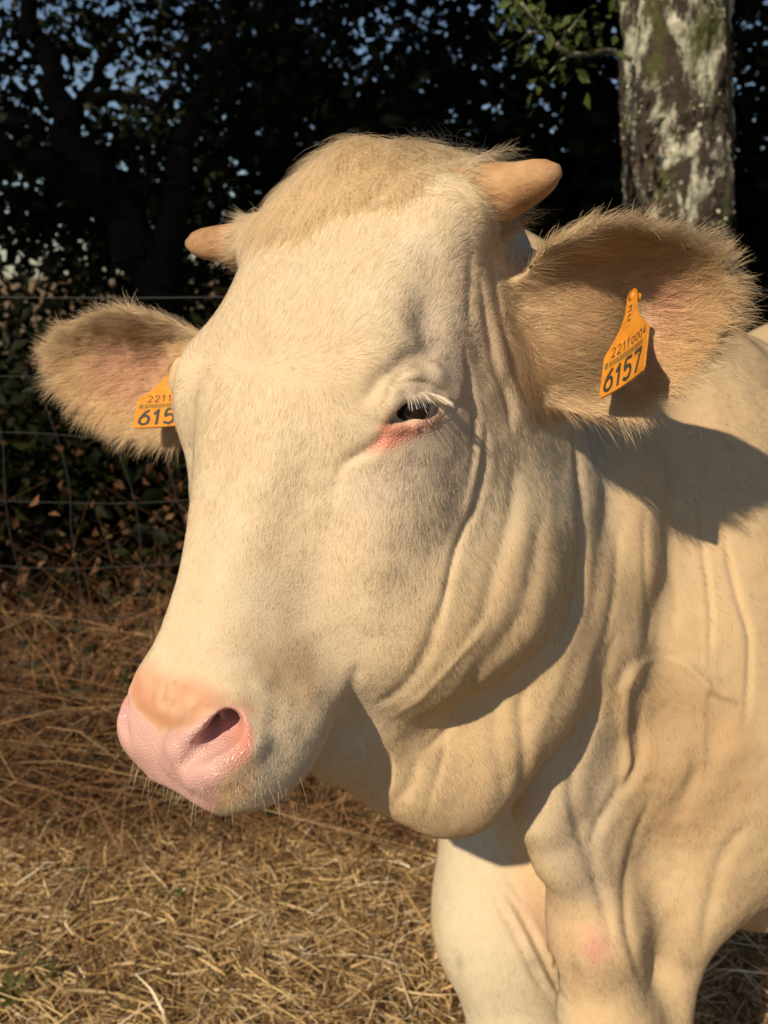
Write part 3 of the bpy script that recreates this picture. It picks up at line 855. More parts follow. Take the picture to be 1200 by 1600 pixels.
def ear_tag(origin, X, Y, label, bend):
    X = nrm(X); Y = nrm(Y - X * (Y @ X)); N = np.cross(X, Y)
    if N @ FWD > 0: N = -N
    def w(x, y, z): return origin + X * x + Y * y + N * (z + bend * (x / .035) ** 2 * .004 + .10 * (y / .09) ** 2 * .03)
    xs = np.linspace(-.0352, .0352, 15)
    n = len(OUT); th_ = .0016
    # a gently curved plate: strips across, so that the bend shows
    ys = sorted({p[1] for p in OUT})
    def half(y):
        r = [(p[1], p[0]) for p in OUT if p[0] > 0]; r.sort(); return np.interp(y, [q[0] for q in r], [q[1] for q in r])
    ys = np.array(sorted(set(list(ys) + list(np.linspace(0, .089, 20)))))
    V = []; Fq = []; nx = 12
    for z in (th_ / 2, -th_ / 2):
        for y in ys:
            for t in np.linspace(-1, 1, nx): V.append(w(half(y) * t, y, z))
    ny = len(ys); o2 = nx * ny
    for j in range(ny - 1):
        for i in range(nx - 1):
            a = j * nx + i
            Fq.append((a, a + 1, a + nx + 1, a + nx)); Fq.append((o2 + a, o2 + a + nx, o2 + a + nx + 1, o2 + a + 1))
    rim = [i for i in range(nx)] + [j * nx + nx - 1 for j in range(1, ny)] + [(ny - 1) * nx + i for i in range(nx - 2, -1, -1)] + [j * nx for j in range(ny - 2, 0, -1)]
    for a, b in zip(rim, rim[1:] + rim[:1]): Fq.append((a, o2 + a, o2 + b, b))
    t = mesh_obj('ear_tag', V, Fq, TAG_M, cow, smooth=False); t['label'] = label
    GL = {'0': [[(.5, 1), (.12, .85), (.05, .5), (.12, .15), (.5, 0), (.88, .15), (.95, .5), (.88, .85), (.5, 1)]],
          '1': [[(.12, .72), (.58, 1), (.58, 0)]],
          '2': [[(.06, .76), (.25, .96), (.55, 1), (.85, .88), (.9, .65), (.62, .38), (.05, 0), (.95, 0)]],
          '4': [[(.70, 0), (.70, 1), (.05, .28), (.98, .28)]],
          '5': [[(.9, 1), (.2, 1), (.12, .55), (.45, .64), (.8, .56), (.95, .32), (.8, .08), (.45, 0), (.06, .1)]],
          '6': [[(.82, 1), (.38, .72), (.1, .36), (.14, .12), (.5, 0), (.86, .1), (.95, .32), (.84, .54), (.5, .62), (.14, .46)]],
          '7': [[(.05, 1), (.95, 1), (.42, 0)]]}
    def text(body, x, y, h, wd_, th2, gap, nm):
        """digits drawn as flat strokes that follow the plate"""
        V = []; Fq = []
        for ch in body:
            adv = wd_ * (.72 if ch == '1' else 1)
            for pl in GL[ch]:
                p = np.array(pl)
                p = catmull(p, 5) if ch in '0256' and len(p) > 4 else p
                if ch in '25':      # keep the straight corners sharp
                    p = np.array([q for a_, b_ in zip(np.array(pl)[:-1], np.array(pl)[1:]) for q in np.linspace(a_, b_, 4, endpoint=False)] + [pl[-1]]) if ch == '2' else p
                p = p * [adv, h]
                for a_, b_ in zip(p[:-1], p[1:]):
                    d_ = nrm(b_ - a_); nn_ = np.array([-d_[1], d_[0]]) * th2 / 2
                    e_ = d_ * th2 * .32
                    k = len(V)
                    for q in (a_ - e_ - nn_, b_ + e_ - nn_, b_ + e_ + nn_, a_ - e_ + nn_): V.append(w(x + q[0], y + q[1], th_ / 2 + .0003 + .00002 * (k % 7)))
                    Fq.append((k, k + 1, k + 2, k + 3))
            x += adv + gap
        o_ = mesh_obj(nm, V, Fq, PRINT_M, t, smooth=False)
        return x
    text('6157', -.0295, .0042, .0188, .0118, .0033, .0044, 'number_print')
    e = text('2211', -.0235, .0345, .0088, .0058, .0009, .0026, 'number_print')
    text('0004', e + .0005, .0345, .0068, .0046, .0008, .0020, 'number_print')
    V = []; Fq = []; x = -.0285; r2 = np.random.default_rng(3)
    V0 = [(-.0315, .0005)]
    bars = [(-.0318, .0042)]
    x = -.0255
    while x < .0285:
        bw = r2.choice([.0006, .0009, .0014]); bars.append((x, bw)); x += bw + r2.choice([.0007, .001])
    for x, bw in bars:
        k = len(V); V += [w(x, .0262, th_ / 2 + .0003), w(x + bw, .0262, th_ / 2 + .0003), w(x + bw, .0318, th_ / 2 + .0003), w(x, .0318, th_ / 2 + .0003)]
        Fq.append((k, k + 1, k + 2, k + 3))
    mesh_obj('barcode', V, Fq, BAR_M, t, smooth=False)
    # small moulded mark on the stem and the rivet through the ear
    V = []; Fq = []
    for x, y, bw, bh in ((-.003, .0600, .0011, .006), (-.003, .0600, .005, .0010), (-.003, .0650, .005, .0010), (.001, .0690, .0011, .0055), (-.003, .0690, .005, .0010), (-.003, .0735, .005, .0010)):
        k = len(V); V += [w(x, y, th_ / 2 + .0003), w(x + bw, y, th_ / 2 + .0003), w(x + bw, y + bh, th_ / 2 + .0003), w(x, y + bh, th_ / 2 + .0003)]; Fq.append((k, k + 1, k + 2, k + 3))
    mesh_obj('moulded_mark', V, Fq, PRINT_M, t, smooth=False)
    Vr, Fr = tube([w(0, .084, -.006), w(0, .084, -.003), w(0, .084, .001)], [.004, .004, .005], 20)
    mesh_obj('rivet', Vr, Fr, TAG_M, t)
    return t
ear_tag(at(974, 603, .690), RIGHT * .25 + UP * .20 - FWD * .945, UP * .95 + RIGHT * .17 + FWD * .36, 'orange ear tag 6157 in the ear beside the horn that points up', .6)
ear_tag(at(255, 667, .925), RIGHT * .97 + UP * .05 - FWD * .12, UP * .86 + FWD * .50, 'orange ear tag 6157 half hidden behind the brow', .3)

# ------------------------------------------------------------------ fur: single hairs rooted on the hide
def hair_object(name, pos, npts, radius, colour, mat, parent, lie=None):
    """pos (n, npts, 3), radius (n, npts), colour (n, 3)"""
    n = len(pos)
    hc = bpy.data.hair_curves.new(name)
    hc.add_curves([npts] * n)
    hc.attributes['position'].data.foreach_set('vector', pos.astype(np.float32).ravel())
    ra = hc.attributes.get('radius') or hc.attributes.new('radius', 'FLOAT', 'POINT')
    ra.data.foreach_set('value', radius.astype(np.float32).ravel())
    ca_ = hc.attributes.new('tint', 'FLOAT_COLOR', 'CURVE')
    ca_.data.foreach_set('color', np.c_[colour, np.ones(n)].astype(np.float32).ravel())
    la = hc.attributes.new('lie', 'FLOAT_VECTOR', 'CURVE')
    la.data.foreach_set('vector', (np.tile(-FWD, (n, 1)) if lie is None else lie).astype(np.float32).ravel())
    hc.materials.append(mat)
    o = bpy.data.objects.new(name, hc); sc.collection.objects.link(o); o.parent = parent
    return o
sc.cycles_curves.shape = 'RIBBONS'
def hair_material(name, rough=.42):
    """fibre scattering, mixed with a matt coat that takes the shape of the hide it lies on"""
    m = NT(name); n = m.n; n.remove(m.b)
    tint = m.attr('tint').outputs['Color']
    h = m.node('ShaderNodeBsdfHairPrincipled', parametrization='COLOR')
    m.link(tint, h.inputs['Color'])
    h.inputs['Roughness'].default_value = rough; h.inputs['Radial Roughness'].default_value = .55
    d = m.node('ShaderNodeBsdfDiffuse'); m.link(tint, d.inputs['Color']); m.link(m.attr('lie').outputs['Vector'], d.inputs['Normal'])
    x = m.node('ShaderNodeMixShader', in_Fac=.22); m.link(d.outputs[0], x.inputs[1]); m.link(h.outputs[0], x.inputs[2])
    m.link(x.outputs[0], n['Material Output'].inputs['Surface'])
    return m.m
HAIR_M = hair_material('cow_hair')

def comb(Q, N, head, ear_id, l, f, u):
    """lie of the coat"""
    d = np.tile(BD * .45 - ZZ, (len(Q), 1))
    whorl = f - .225
    up = np.tanh(whorl / .045)
    side = np.sign(l) * sstep(.07, .12, np.abs(l))
    H = up[:, None] * HF * .9 + (l / .10)[:, None] * HL * .35 * (1 - np.abs(up))[:, None] + HL * (l * 2.5 * (1 - side * np.sign(l)))[:, None] * .5
    cheek = sstep(-.07, -.14, u)[:, None] * sstep(.36, .28, f)[:, None]
    H = H * (1 - cheek) + cheek * (HF * .55 - HU * .55 - ZZ * .25)
    pl = sstep(.09, .02, f)[:, None]
    H = H * (1 - pl) + pl * (HL * np.clip(l / .07, -1.2, 1.2)[:, None] * .9 + HF * .75)
    d = d * (1 - head[:, None]) + H * head[:, None]
    return d

if FUR:
    tf = time.time()
    A4 = P[F]
    area = .5 * np.linalg.norm(np.cross(A4[:, 2] - A4[:, 0], A4[:, 3] - A4[:, 1]), axis=1)
    fc = A4.mean(1); fx_, fy_, fd_ = to_px(fc)
    fn_ = NRM[F].mean(1)
    fnear = sstep(1.75, 1.3, fd_) * ((fx_ > -150) & (fx_ < 1400) & (fy_ > 0) & (fy_ < 1750))
    facing = ((fc - CAMP) * fn_).sum(1) / np.linalg.norm(fc - CAMP, axis=1)
    fnear = fnear * (.25 + .75 * sstep(.35, .1, facing))
    rate = area * dens[F].mean(1) * fnear
    NH = FUR_N
    pick = np.searchsorted(np.cumsum(rate) / rate.sum(), rng.random(NH))
    a, b = rng.random(NH)[:, None], rng.random(NH)[:, None]
    def lerp(X):
        Y = X[F[pick]]
        aa, bb = (a, b) if X.ndim > 1 else (a[:, 0], b[:, 0])
        return (Y[:, 0] * (1 - aa) + Y[:, 1] * aa) * (1 - bb) + (Y[:, 3] * (1 - aa) + Y[:, 2] * aa) * bb
    Q = lerp(P); N = lerp(NRM); N /= np.linalg.norm(N, axis=1, keepdims=True)
    C = lerp(col); L = lerp(hlen); hw = lerp(head_w); ew = lerp(W_EAR); pw = lerp(poll)
    q = Q - HO; l, f, u = q @ HL, q @ HF, q @ HU
    D = comb(Q, N, hw, None, l, f, u)
    wbase = np.zeros(NH)
    for E in EARS:
        w, s_, t_e, n_, r = in_ear(E, Q, 1.1)
        out_ = E['a'] * (.75 + .5 * (s_ / E['L'])[:, None]) + E['t'] * (t_e / E['w'])[:, None] * .9
        back = (n_ < 0)
        out_ = out_ + E['n'] * np.where(back, .0, .12)[:, None]
        wb = sstep(.088, .060, np.linalg.norm(Q - (E['base'] + E['a'] * .03), axis=1)) * sstep(-.04, .01, (Q - E['base']) @ E['a']) * (E['up'] > 0)
        wbase = np.maximum(wbase, wb); w = np.maximum(w, wb); out_ = out_ * (1 - wb[:, None]) + wb[:, None] * (E['a'] - E['t'] * E['up'] * .35)
        D = D * (1 - w[:, None]) + out_ * w[:, None]
        L = np.where(w > .3, L * (.75 + .45 * sstep(.5, 1.0, r)), L)
    # keep hair lying on the hide
    J = np.stack([vnoise(Q, 45, 31 + k) for k in range(3)], 1) * .45 + np.stack([vnoise(Q, 140, 41 + k) for k in range(3)], 1) * .35
    Dt = D / (np.linalg.norm(D, axis=1, keepdims=True) + 1e-9) + J * (1 + .9 * pw[:, None]) + rng.normal(0, .13, (NH, 3))
    Dt = Dt - N * (Dt * N).sum(1, keepdims=True)
    Dt /= np.linalg.norm(Dt, axis=1, keepdims=True) + 1e-9
    # whole locks of the long hair lean their own way
    cell0 = np.floor(Q / .013 + 500).astype(np.int64); k0 = (cell0[:, 0] * 92837111) ^ (cell0[:, 1] * 689287499) ^ (cell0[:, 2] * 283923481)
    u0, i0 = np.unique(k0, return_inverse=True)
    lock = rng.normal(0, 1, (len(u0), 3))[i0]; lockl = rng.uniform(.7, 1.25, len(u0))[i0]
    Dt = Dt + lock * (pw * .55 + ew * .22)[:, None]
    Dt = Dt - N * (Dt * N).sum(1, keepdims=True); Dt /= np.linalg.norm(Dt, axis=1, keepdims=True) + 1e-9
    L = L * (1 + (lockl - 1) * np.clip(pw + ew, 0, 1))
    lift = .12 + .22 * ew * (1 - .8 * wbase) + .26 * pw + rng.normal(0, .06, NH)
    L = L * rng.uniform(.65, 1.2, NH)
    # tufts: long hair draws together towards shared tips
    long_ = np.clip(pw + ew * .8, 0, 1)
    cell = np.floor(Q / np.where(pw > .4, .016, .009)[:, None] + np.where(pw > .4, 1000, 0)[:, None]).astype(np.int64); key = (cell[:, 0] * 73856093) ^ (cell[:, 1] * 19349663) ^ (cell[:, 2] * 83492791)
    uq, inv = np.unique(key, return_inverse=True)
    cn = np.bincount(inv).astype(float)
    ctr = np.stack([np.bincount(inv, Q[:, k]) / cn for k in range(3)], 1)[inv]
    NP = 6
    t = np.linspace(0, 1, NP)[None, :, None]
    Lx = L[:, None, None]; lf = lift[:, None, None]
    pos = Q[:, None, :] + Lx * (Dt[:, None, :] * (t - .12 * t * t) * .95 + N[:, None, :] * lf * (t * 1.25 - .85 * t * t))
    pos[..., 2] -= (L * long_)[:, None] * .18 * (t[..., 0] ** 2)
    ph = rng.uniform(0, 6.28, NH)[:, None]
    wav = np.cross(Dt, N)
    pos += wav[:, None, :] * (np.sin(ph + t[..., 0] * 4.2) * L[:, None] * (.05 + .16 * pw[:, None]) * t[..., 0])[..., None]
    pos += ((ctr - Q)[:, None, :]) * (t ** 1.5) * (long_ * rng.uniform(.3, .9, NH))[:, None, None]
    pos -= N[:, None, :] * .0006 * (1 - t)
    rad = (.00007 + .00002 * rng.random(NH) + .00006 * long_)[:, None] * np.interp(t[0, :, 0], [0, .5, 1], [1, .85, .25])[None, :]
    vary = (1 + rng.normal(0, 1, NH) * (.06 + .06 * np.clip(pw + ew, 0, 1))).clip(.6, 1.35)[:, None]
    C = np.clip(C * vary * np.array([1.05, 1.0, .93]), .02, .9)
    dark = (rng.random(NH) < .10 * np.clip(pw + ew, .1, 1))[:, None]
    C = np.where(dark, C * np.array([.86, .80, .72]), C)
    lie = N + .10 * Dt + rng.normal(0, .08, (NH, 3)); lie /= np.linalg.norm(lie, axis=1, keepdims=True)
    fur = hair_object('fur', pos, NP, rad, C, HAIR_M, cow, lie)
    print('hairs', NH, time.time() - tf)

    # lashes of the open eye
    LASH = []
    r3 = np.random.default_rng(5)
    ul = np.array(catmull(UP_L[1:], 20))
    for k in range(120):
        i = min(len(ul) - 1, int(len(ul) * (.30 + .70 * r3.random() ** .8))); p = ul[i] + r3.normal(0, .0006, 3) + nrm(ul[i] - EYEC) * .002
        tt = i / len(ul)
        dr = nrm(nrm(p - EYEC) * .95 - UP * (.60 + .2 * tt) + RIGHT * (.15 + .5 * tt) + r3.normal(0, .09, 3))
        Lh = (.009 + .010 * math.sin(math.pi * min(1, tt))) * (1 - .35 * max(0, tt - .7) / .3) * r3.uniform(.75, 1.15)
        T = np.linspace(0, 1, NP)[:, None]
        LASH.append(p + dr * Lh * T - UP * Lh * .25 * T ** 2)
    for k in range(26):
        lo_ = np.array(catmull(LO_L[2:], 20)); i = r3.integers(0, len(lo_)); p = lo_[i]
        dr = nrm(nrm(p - EYEC) * .9 - UP * .7 + RIGHT * .3 + r3.normal(0, .15, 3)); Lh = .007 * r3.uniform(.6, 1.2)
        LASH.append(p + dr * Lh * np.linspace(0, 1, NP)[:, None])
    LASH = np.array(LASH); n = len(LASH)
    hair_object('eyelashes', LASH, NP, np.interp(np.linspace(0, 1, NP), [0, 1], [.00026, .00008])[None, :].repeat(n, 0), np.array([.72, .63, .49]) * r3.normal(1, .08, (n, 1)), HAIR_M, cow)
    # hair that laps over the foot of each horn
    for hp, hr in HORN_SPECS:
        ax_ = nrm(hp[2] - hp[0]); n = 1500; an = r3.uniform(0, 6.283, n)
        e1 = nrm(np.cross(ax_, UP)); e2 = np.cross(ax_, e1)
        rd_ = np.cos(an)[:, None] * e1 + np.sin(an)[:, None] * e2
        s0 = r3.normal(.010, .007, n)[:, None] * (1 + .4 * np.sin(an * 3)[:, None])
        p0 = hp[1] + ax_ * (s0 - .016) + rd_ * (hr[1] + .002)
        Lh = r3.uniform(.010, .026, n)[:, None]; T = np.linspace(0, 1, NP)[None, :, None]
        dr = ax_ + rd_ * .05 + r3.normal(0, .28, (n, 3)) - ZZ * .15; dr /= np.linalg.norm(dr, axis=1, keepdims=True)
        hp_ = p0[:, None] + dr[:, None] * Lh[:, None] * T + rd_[:, None] * (Lh[:, None] * .12 * T * (1 - T)) - rd_[:, None] * (.25 * Lh[:, None] * T * T) * .3
        hair_object('horn_base_hair', hp_, NP, np.interp(np.linspace(0, 1, NP), [0, 1], [.00014, .00004])[None, :].repeat(n, 0), np.array([.61, .49, .32]) * r3.normal(1, .08, (n, 1)), HAIR_M, cow, rd_)
    # whiskers
    WH = []
    for k in range(90):
        x, y = (r3.uniform(195, 330), r3.uniform(1180, 1246)) if k % 3 == 0 else (r3.uniform(300, 520), r3.uniform(1205, 1250))
        m_ = (np.abs(XX - x) < 14) & (np.abs(XY - y) < 14) & (XD < .9)
        ii = np.flatnonzero(m_)
        if not len(ii): continue
        i = r3.choice(ii); dr = nrm(NRM[i] * .8 - ZZ * .9 + HF * .4 + r3.normal(0, .3, 3)); Lh = r3.uniform(.006, .022)
        WH.append(P[i] + dr * Lh * np.linspace(0, 1, NP)[:, None] - ZZ * Lh * .3 * np.linspace(0, 1, NP)[:, None] ** 2)
    WH = np.array(WH); n = len(WH)
    hair_object('whiskers', WH, NP, np.interp(np.linspace(0, 1, NP), [0, 1], [.00014, .00004])[None, :].repeat(n, 0), np.tile(np.array([.6, .52, .4]), (n, 1)), HAIR_M, cow)

# ------------------------------------------------------------------ ground, straw, fence, wood behind
rb = np.random.default_rng(21)
def leaf_mesh(ctr, nrm_, size, aspect=1.7, fold=.25, rnd=rb):
    """diamond leaves folded along the midrib: 4 vertices, 2 triangles each"""
    n = len(ctr)
    a = rnd.normal(0, 1, (n, 3)); nn = nrm_ / (np.linalg.norm(nrm_, axis=1, keepdims=True) + 1e-9)
    a -= nn * (a * nn).sum(1, keepdims=True); a /= np.linalg.norm(a, axis=1, keepdims=True) + 1e-9
    b = np.cross(nn, a)
    s = size[:, None]
    V = np.stack([ctr - a * s * aspect * .5, ctr + b * s * .5 + nn * s * fold + a * s * .05, ctr + a * s * aspect * .5 - nn * s * .1, ctr - b * s * .5 + nn * s * fold + a * s * .05], 1).reshape(-1, 3)
    k = np.arange(n)[:, None] * 4
    T = np.concatenate([k + [0, 1, 2], k + [0, 2, 3]], 1).reshape(-1, 3)
    return V, T
def paint(o, per_vert, name='tint'):
    a = o.data.color_attributes.new(name, 'FLOAT_COLOR', 'POINT')
    a.data.foreach_set('color', np.c_[per_vert, np.ones(len(per_vert))].astype(np.float32).ravel())
def leaf_material(name, trans=.35, rough=.5):
    m = NT(name); c = m.attr('tint').outputs['Color']
    m.set(Base_Color=c, Roughness=rough); m.b.inputs['Specular IOR Level'].default_value = .12
    t = m.node('ShaderNodeBsdfTranslucent', in_Color=c); mx = m.node('ShaderNodeMixShader', in_Fac=trans)
    m.link(m.b.outputs[0], mx.inputs[1]); m.link(t.outputs[0], mx.inputs[2]); m.link(mx.outputs[0], m.n['Material Output'].inputs['Surface'])
    return m.m
LEAF_M = leaf_material('green_leaf'); DRY_M = leaf_material('dry_stem', .15, .7)

m = NT('soil'); oc = m.coord()
m.set(Base_Color=m.ramp(m.noise(14, 8, .7, oc), [(.3, (.07, .045, .02)), (.5, (.17, .11, .048)), (.7, (.30, .20, .09))]), Roughness=.95, Normal=m.bump(m.noise(60, 6, .7, oc), .8, .03))
gx, gy = np.meshgrid(np.linspace(-8, 8, 161), np.linspace(-2, 14, 161), indexing='ij')
gp = np.stack([gx.ravel(), gy.ravel(), np.zeros(gx.size)], 1)
gz = (vnoise(gp, 1.3, 51) * .02 + vnoise(gp, 5, 52) * .012) * sstep(0, .6, np.abs(gp[:, 1] - 1.2) + .35)
gz += sstep(2.4, 4.5, gp[:, 1]) * .10
edge = (np.abs(gp[:, 0]) > 7.95) | (gp[:, 1] < -1.95) | (gp[:, 1] > 13.95)
gp[:, 2] = gz
I = np.arange(161 * 161).reshape(161, 161)
GF = np.stack([I[:-1, :-1], I[1:, :-1], I[1:, 1:], I[:-1, 1:]], -1).reshape(-1, 4)
ring = []
big = 300.0
far_pts = np.array([(-big, -big, -.02), (big, -big, -.02), (big, big, -.02), (-big, big, -.02)])
n0 = len(gp)
cor = [I[0, 0], I[-1, 0], I[-1, -1], I[0, -1]]
sides = [I[:, 0], I[-1, :], I[::-1, -1], I[0, ::-1]]
GV = np.concatenate([gp, far_pts]); GFl = [tuple(f) for f in GF.tolist()]
for k in range(4):
    s_ = sides[k]; A_, B_ = n0 + k, n0 + (k + 1) % 4
    GFl.append(tuple([A_, B_] + [int(i) for i in s_[::-1]]))
ground = mesh_obj('ground', GV, GFl, m.m); tag(ground, kind='structure')
def ground_z(x, y):
    p = np.stack([x, y, np.zeros(len(x))], 1)
    return (vnoise(p, 1.3, 51) * .02 + vnoise(p, 5, 52) * .012) * sstep(0, .6, np.abs(y - 1.2) + .35) + sstep(2.4, 4.5, y) * .10

def blades(root, dirv, length, width, bend, segs=3):
    """bent thin strips"""
    n = len(root); t = np.linspace(0, 1, segs + 1)
    side = np.cross(dirv, rb.normal(0, 1, (n, 3))); side /= np.linalg.norm(side, axis=1, keepdims=True) + 1e-9
    c = root[:, None] + dirv[:, None] * (length[:, None] * t)[..., None] + bend[:, None] * (t ** 2)[None, :, None] * length[:, None, None]
    w = width[:, None] * np.interp(t, [0, .7, 1], [1, .8, .25])[None]
    V = np.stack([c - side[:, None] * w[..., None] / 2, c + side[:, None] * w[..., None] / 2], 2).reshape(n, -1, 3)
    k = np.arange(n)[:, None, None] * (2 * segs + 2) + (np.arange(segs) * 2)[None, :, None]
    Q = (k + np.array([0, 1, 3, 2])).reshape(-1, 4)
    return V.reshape(-1, 3), Q, 2 * segs + 2
def straw_cols(n, lit=1.0):
    base = np.array([[.68, .51, .26], [.57, .40, .185], [.39, .25, .11], [.84, .73, .52], [.63, .48, .28], [.20, .12, .055]])
    return base[rb.choice(6, n, p=[.20, .24, .24, .07, .12, .13])] * rb.normal(1, .12, (n, 1)).clip(.6, 1.4) * lit

# trampled dry grass lying on the pasture
n = 125000
x = rb.uniform(-2.6, 2.4, n); y = .35 + 1.95 * rb.random(n) ** 1.05
an = rb.uniform(0, 2 * math.pi, n) + vnoise(np.stack([x, y, x * 0], 1), 2.0, 55) * 1.4
el = rb.normal(.12, .22, n)
dv = np.stack([np.cos(an) * np.cos(el), np.sin(an) * np.cos(el), np.sin(el)], 1)
ln = rb.gamma(3.0, .021, n).clip(.02, .20); wd = rb.gamma(3, .0008, n).clip(.0010, .0060)
z0 = ground_z(x, y) + rb.uniform(0, .035, n)
bend = rb.normal(0, .30, (n, 3)); bend[:, 2] = -np.abs(bend[:, 2]) * .3
V, Q, k = blades(np.stack([x, y, z0], 1), dv, ln, wd, bend)
V[:, 2] = np.maximum(V[:, 2], -.004)
straw = mesh_obj('straw', V, Q, DRY_M, None, smooth=False)
paint(straw, np.repeat(straw_cols(n), k, 0)); tag(straw, 'trampled dry golden grass covering the pasture', 'dry grass', kind='stuff')

# dead standing grass, bramble stems and brown leaves tangled along the fence
n = 34000
x = rb.uniform(-2.8, 2.2, n); y = 1.9 + rb.gamma(2.2, .22, n).clip(0, 2.2)
hgt = rb.gamma(3, .15, n).clip(.06, 1.0) * (.25 + .75 * sstep(1.85, 2.3, y))
dv = np.stack([rb.normal(0, .42, n), rb.normal(-.10, .38, n), rb.uniform(.5, 1, n)], 1); dv /= np.linalg.norm(dv, axis=1, keepdims=True)
bend = np.stack([rb.normal(0, .5, n), rb.normal(0, .4, n), -rb.uniform(.1, .9, n)], 1)
V, Q, k = blades(np.stack([x, y, ground_z(x, y)], 1), dv, hgt, rb.uniform(.002, .005, n), bend, 4)
dead = mesh_obj('dead_grass', V, Q, DRY_M, None, smooth=False)
paint(dead, np.repeat(np.array([[.26, .14, .065], [.17, .095, .048], [.34, .215, .105], [.11, .062, .033], [.40, .28, .15]])[rb.choice(5, n, p=[.28, .28, .18, .18, .08])] * rb.normal(1, .15, (n, 1)).clip(.5, 1.5), k, 0)); tag(dead, 'tangle of brown dead grass and stems along the wire fence', 'dead grass', kind='stuff')
n = 9000
x = rb.uniform(-3.0, 2.4, n); y = 1.92 + rb.gamma(2.2, .30, n).clip(0, 2.4); z = ground_z(x, y) + rb.random(n) ** 1.5 * (.12 + .9 * sstep(1.9, 3.0, y))
V, T = leaf_mesh(np.stack([x, y, z], 1), rb.normal(0, 1, (n, 3)) + np.array([0, -.5, .6]), rb.uniform(.014, .038, n))
und = mesh_obj('bramble_leaves', V, T, LEAF_M, None, smooth=False)
pal = np.array([[.16, .075, .035], [.11, .055, .026], [.035, .038, .012], [.025, .034, .010], [.24, .14, .07], [.09, .05, .024]])
paint(und, np.repeat(pal[rb.choice(6, n, p=[.22, .24, .18, .14, .07, .15])] * rb.normal(1, .2, (n, 1)).clip(.4, 1.6), 4, 0)); tag(und, 'brown and green bramble leaves growing through the fence foot', 'brambles', kind='stuff')

# a few small green weeds in the straw: rosettes of leaves on one root
for px, py, nl, sz, lab in ((122, 1370, 7, .034, 'dark green weed with the longest leaves, in the straw below the fence'), (205, 1392, 4, .020, 'small dark green weed with four leaves beside the longer leaved one'),
                            (70, 1525, 9, .030, 'yellowish green nine leaved weed in the nearer straw'), (30, 1508, 6, .028, 'yellowish green weed between two others of its kind'), (20, 1555, 8, .036, 'broad yellowish green weed, largest of three growing together'),
                            (235, 1330, 4, .022, 'tiny dark green weed sprouting under the muzzle'), (275, 1405, 5, .024, 'tiny five leaved green weed alone in the straw')):
    r_ = at(px, py, 1.0) - CAMP; g_ = CAMP + r_ * (CAM_H - .03) / -r_[2]
    V = [g_ - [0, 0, .02]]; T = []
    for j in range(nl):
        a_ = 2 * math.pi * (j + rb.uniform(-.3, .3)) / nl; L_ = sz * rb.uniform(.7, 1.15)
        d_ = np.array([math.cos(a_), math.sin(a_), rb.uniform(.35, .9)]); s__ = np.array([-math.sin(a_), math.cos(a_), 0]); k = len(V)
        V += [g_ + d_ * L_ * .35 + s__ * L_ * .10, g_ + d_ * L_ * .75 + s__ * L_ * .30, g_ + d_ * L_ * 1.15 - ZZ * L_ * .1, g_ + d_ * L_ * .75 - s__ * L_ * .30, g_ + d_ * L_ * .35 - s__ * L_ * .10]
        T += [(0, k, k + 4), (k, k + 1, k + 3, k + 4), (k + 1, k + 2, k + 3)]
    w_ = mesh_obj('weed', V, T, LEAF_M, None, smooth=False)
    g0 = np.array([.04, .085, .015]) if py < 1450 else np.array([.10, .11, .035])
    paint(w_, np.tile(g0, (len(V), 1)) * rb.normal(1, .12, (len(V), 1)))
    tag(w_, lab, 'weed', 'green weeds in the straw')

# wire fence: netting, a barbed strand above, posts
m = NT('galvanised_wire'); m.set(Base_Color=(.035, .035, .036, 1), Metallic=.0, Roughness=.7); WIRE_M = m.m
m = NT('old_post'); oc = m.coord(); m.set(Base_Color=m.ramp(m.noise(30, 5, .6, oc), [(.3, (.07, .05, .035)), (.7, (.18, .14, .10))]), Roughness=.9); POST_M = m.m
FY = 2.10
fence = bpy.data.objects.new('wire_fence', None); sc.collection.objects.link(fence); fence.location = (0, FY, 0)
tag(fence, 'wire netting fence with a barbed top strand in front of the wood', 'fence')
def local(o):          # keep world placement under the fence's empty
    o.matrix_parent_inverse = Matrix.Translation((0, FY, 0)).inverted(); return o
def fence_y(x, z): return FY + .035 * math.sin(x * 1.7 + 1) - .05 * (z - .6) + .03 * math.sin(z * 5 + x * 2)
rows = [.06, .17, .29, .43, .58, .75, .92, 1.08, 1.235]
for z in rows:
    pts = [np.array([x, fence_y(x, z), z + .016 * math.sin(x * 2.3 + z * 9) + .010 * math.sin(x * 7 + z * 31) - .02 * math.sin((x + .2) * 1.2)]) for x in np.linspace(-3.2, 3.2, 26)]
    V, Fq = tube(pts, [.0009, .0009], 5, False); local(mesh_obj('line_wire', V, Fq, WIRE_M, fence))
for i, x in enumerate(np.arange(-3.1, 3.1, .152)):
    x = x + rb.normal(0, .006)
    pts = [np.array([x + .012 * math.sin(z * 6 + i) + .02 * (1.2 - z) * math.sin(i * 2.1) + .012 * math.sin(z * 13 + i * 1.3), fence_y(x, z), z]) for z in np.linspace(.05, 1.235, 10)]
    V, Fq = tube(pts, [.0013, .0013], 5, False); local(mesh_obj('stay_wire', V, Fq, WIRE_M, fence))
pts = [np.array([x, FY + .01, 1.452 + .010 * math.sin(x * 2.3)]) for x in np.linspace(-3.2, 3.2, 26)]
V, Fq = tube(pts, [.0014, .0014], 5, False); bw = local(mesh_obj('barbed_wire', V, Fq, WIRE_M, fence))
BV = []; BF = []
